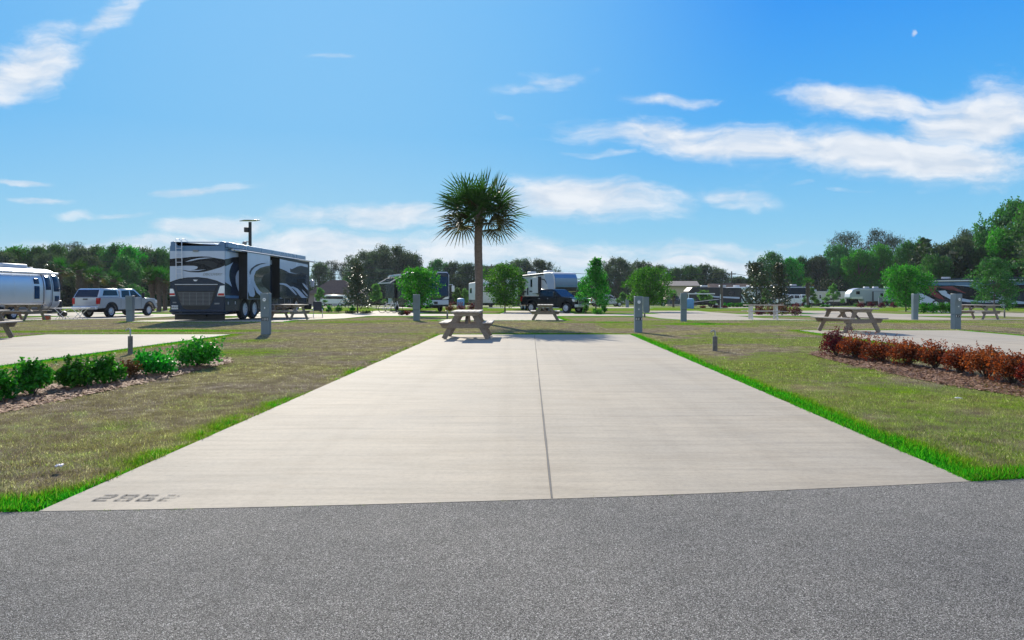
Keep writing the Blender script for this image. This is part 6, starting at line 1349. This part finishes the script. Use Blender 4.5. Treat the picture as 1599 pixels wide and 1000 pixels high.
# ---- rounded aluminium trailer on the left
def airstream():
    DN = 41.8; L = 9.0; t = empty('aluminium_trailer', (-28.35, DN-L, G(38)), R(90.5), 'rounded polished aluminium travel trailer at the left picture edge', 'travel trailer')
    hw = 1.27; z0, z1 = .42, 2.90; zc = 1.55
    def sec(x):
        e = 1.25; u = 1.
        if x < e: u = math.sqrt(max(.0004, 1-((e-x)/e)**2.2))
        if x > L-e: u = math.sqrt(max(.0004, 1-((x-L+e)/e)**2.2))
        return u
    def surf(x, th, off=0.):        # th: -90 bottom .. 90 top on the right side; continues over to the left
        u = sec(x); c, s = math.cos(th), math.sin(th); n = 2/3.4
        y = -(hw*(.35+.65*u)*u**.3+off)*math.copysign(abs(c)**n, c); up = (z1-zc)*(.42+.58*u) if s > 0 else (zc-z0)*(.80+.20*u)
        n2 = 2/2.5 if s > 0 else 2/4.5
        return (x+(off if x > L-1.2 else 0), y, zc+(up+off)*math.copysign(abs(s)**n2, s))
    def patch(x0, x1, t0, t1, off, nx=8, nt=6, m=M_ALU, nm='panel', par=None, thick=True):
        vs = [surf(x0+(x1-x0)*i/nx, R(t0+(t1-t0)*j/nt), off) for i in range(nx+1) for j in range(nt+1)]
        fs = [(i*(nt+1)+j, (i+1)*(nt+1)+j, (i+1)*(nt+1)+j+1, i*(nt+1)+j+1) for i in range(nx) for j in range(nt)]
        mb = MB(); mb.add(vs, fs); o = mb.build(nm, m, par or t, smooth=True); so = o.modifiers.new('thickness', 'SOLIDIFY'); so.thickness = .02; so.offset = -1; return o
    xs = [.002]+[1.25*(1-math.cos(PI/2*i/10)) for i in range(1, 11)]+[1.25+(L-2.5)*i/12 for i in range(1, 12)]+[L-1.25+1.25*math.sin(PI/2*i/10) for i in range(0, 10)]+[L-.002]
    nt = 40; vs = [surf(x, -PI/2+2*PI*j/nt) for x in xs for j in range(nt)]; k = len(xs)
    fs = [(i*nt+j, i*nt+(j+1) % nt, (i+1)*nt+(j+1) % nt, (i+1)*nt+j) for i in range(k-1) for j in range(nt)]+[tuple(range(nt))[::-1], tuple(range((k-1)*nt, k*nt))]
    mb = MB(); mb.add(vs, fs); mb.build('body', M_POLISH, t, smooth=True, angle=60)
    for x in (1.6, 3.0, 4.4, 5.8, 7.2): patch(x-.012, x+.012, -70, 80, .004, 1, 16, M_ALU, 'panel_seam')
    patch(.6, L-.6, -14, -12.5, .012, 24, 1, M_ALU, 'belt_rail'); patch(.4, L-.3, -62, -58, .015, 24, 1, M_DKGR, 'lower_trim')
    d = patch(6.75, 7.45, -58, 52, .014, 3, 14, M_POLISH, 'door'); patch(6.72, 6.75, -58, 54, .02, 1, 14, M_BLACK, 'door_seal'); patch(7.45, 7.48, -58, 54, .02, 1, 14, M_BLACK, 'door_seal')
    patch(6.88, 7.32, 2, 36, .024, 3, 6, M_GLASSB, 'door_window', d)
    for a, b, c_, e in ((7.6, 8.15, 0, 42), (5.95, 6.35, 14, 28), (5.95, 6.35, -6, 9), (8.35, 8.78, 2, 36), (7.7, 8.1, -12, -2), (1.6, 2.9, 4, 34)): patch(a, b, c_, e, .02, 5, 6, M_GLASSB, 'window')
    mb = MB(); mb.box(L+.001, L+.02, -.55, .55, 1.55, 2.05); mb.build('front_window', M_GLASSB, t, bevel=.01)
    mb = MB(); mb.tube([(.6, -hw+.05, z1-.28), (8.0, -hw+.05, z1-.30)], .075, 12); mb.build('awning_roller', M_OFFW, t, smooth=True)
    mb = MB(); mb.box(4.6, 6.6, -.45, .35, z1-.04, z1+.22); mb.build('roof_unit', M_OFFW, t, bevel=.09, seg=3); mb = MB(); mb.box(7.0, 7.4, -.2, .2, z1-.05, z1+.08); mb.build('roof_vent', M_OFFW, t, bevel=.03)
    for x in (3.4, 4.3):
        for sd_ in (-1, 1): wheel(t, x, sd_*(hw-.10), .37, .22, sd_)
    mb = MB(); mb.box(.4, L-.6, -.9, .9, .28, .46); mb.beam((L-.6, -.6, .45), (L+1.3, 0, .47), .08, .12); mb.beam((L-.6, .6, .45), (L+1.3, 0, .47), .08, .12); mb.build('chassis', M_BLACK, t)
    mb = MB(); mb.box(L+.05, L+.75, -.42, .42, .48, 1.02); mb.build('tank_cover', M_BLACK, t, bevel=.12, seg=3)
    mb = MB(); mb.box(6.8, 7.4, -hw-.42, -hw+.1, .26, .30); mb.build('entry_step', M_BLACK, t)
M_POLISH = plain('polished_aluminium', (.62, .67, .74), .42, .75, .05, .8)
airstream()
t = empty('folding_table', (X(112, 37.5), 37.5, G(37.5)), R(8), 'low folding table on white crossed legs by the trailer hitch', 'folding table')
mb = MB(); mb.box(-.85, .85, -.3, .3, .60, .63); mb.build('tabletop', M_OFFW, t, bevel=.008)
for y in (-.24, .24):
    for x in (-.45, .45):
        for q in (-1, 1): mb = MB(); mb.tube([(x-q*.28, y+q*.012, 0), (x+q*.28, y+q*.012, .60)], .016, 6); mb.build('leg', M_WHITE, t)
t = empty('kettle_grill', (X(98, 37.6), 37.6, G(37.6)), 0, 'round black kettle grill under the folding table', 'grill')
mb = MB(); mb.ell((0, 0, .30), (.24, .24, .17), 16, 10); mb.build('bowl', M_BLACK, t, smooth=True)
for a in (0, 2.1, 4.2): mb = MB(); mb.tube([(math.cos(a)*.12, math.sin(a)*.12, .2), (math.cos(a)*.2, math.sin(a)*.2, 0)], .012, 5); mb.build('leg', M_BLACK, t)
t = empty('storage_box', (X(73, 34.6), 34.6, G(34.6)), R(10), 'small orange red cooler on the ground right of the trailer picnic table', 'cooler')
mb = MB(); mb.box(-.16, .16, -.12, .12, .02, .22); mb.build('box_body', plain('orange_plastic', (.55, .12, .06), .5), t, bevel=.02); mb = MB(); mb.box(-.17, .17, -.13, .13, .222, .27); mb.build('lid', M_WHITE, t, bevel=.015)
# bicycles by the front facing motorhome
def bike(px, D, rz, lab):
    t = empty('bicycle', (X(px, D), D, G(D)+.03), R(rz), lab, 'bicycle', 'bicycles by the front facing motorhome')
    for x in (-.52, .52):
        mb = MB(); mb.tube([(x+.34*math.cos(a), 0, .35+.34*math.sin(a)) for a in [2*PI*i/20 for i in range(21)]], .022, 6, cap=False); [mb.beam((x, 0, .35), (x+.33*math.cos(a), 0, .35+.33*math.sin(a)), .006, .006) for a in [PI*i/5 for i in range(10)]]; mb.build('wheel', M_BLACK, t)
    mb = MB()
    for a, b in (((-.52, 0, .35), (-.05, 0, .32)), ((-.52, 0, .35), (-.18, 0, .80)), ((-.05, 0, .32), (-.20, 0, .88)), ((-.05, 0, .32), (.38, 0, .82)), ((-.18, 0, .80), (.38, 0, .84)), ((.52, 0, .35), (.34, 0, .98))): mb.tube([a, b], .02, 6)
    mb.build('frame', M_ALU, t); mb = MB(); mb.box(-.32, -.08, -.07, .07, .88, .93); mb.build('saddle', M_BLACK, t, bevel=.02)
    mb = MB(); mb.tube([(.34, -.28, 1.0), (.36, 0, 1.0), (.34, .28, 1.0)], .015, 6); mb.build('handlebar', M_BLACK, t)
bike(607, 58, 20, 'left one of two bicycles beside the front facing motorhome'); bike(615, 59, -15, 'right one of two bicycles beside the front facing motorhome')


# the thin damp air over the park
mb = MB(); mb.box(-4200, 4200, -70, 6100, -2.8, 24); m = bpy.data.materials.new('damp_air'); m.use_nodes = True; N = m.node_tree.nodes; N.remove(N['Principled BSDF'])
v = N.new('ShaderNodeVolumePrincipled'); v.inputs['Color'].default_value = (.80, .88, .95, 1); v.inputs['Density'].default_value = .00016; v.inputs['Anisotropy'].default_value = .2
m.node_tree.links.new(v.outputs[0], N['Material Output'].inputs['Volume']); tag(mb.build('haze', m), kind='stuff')
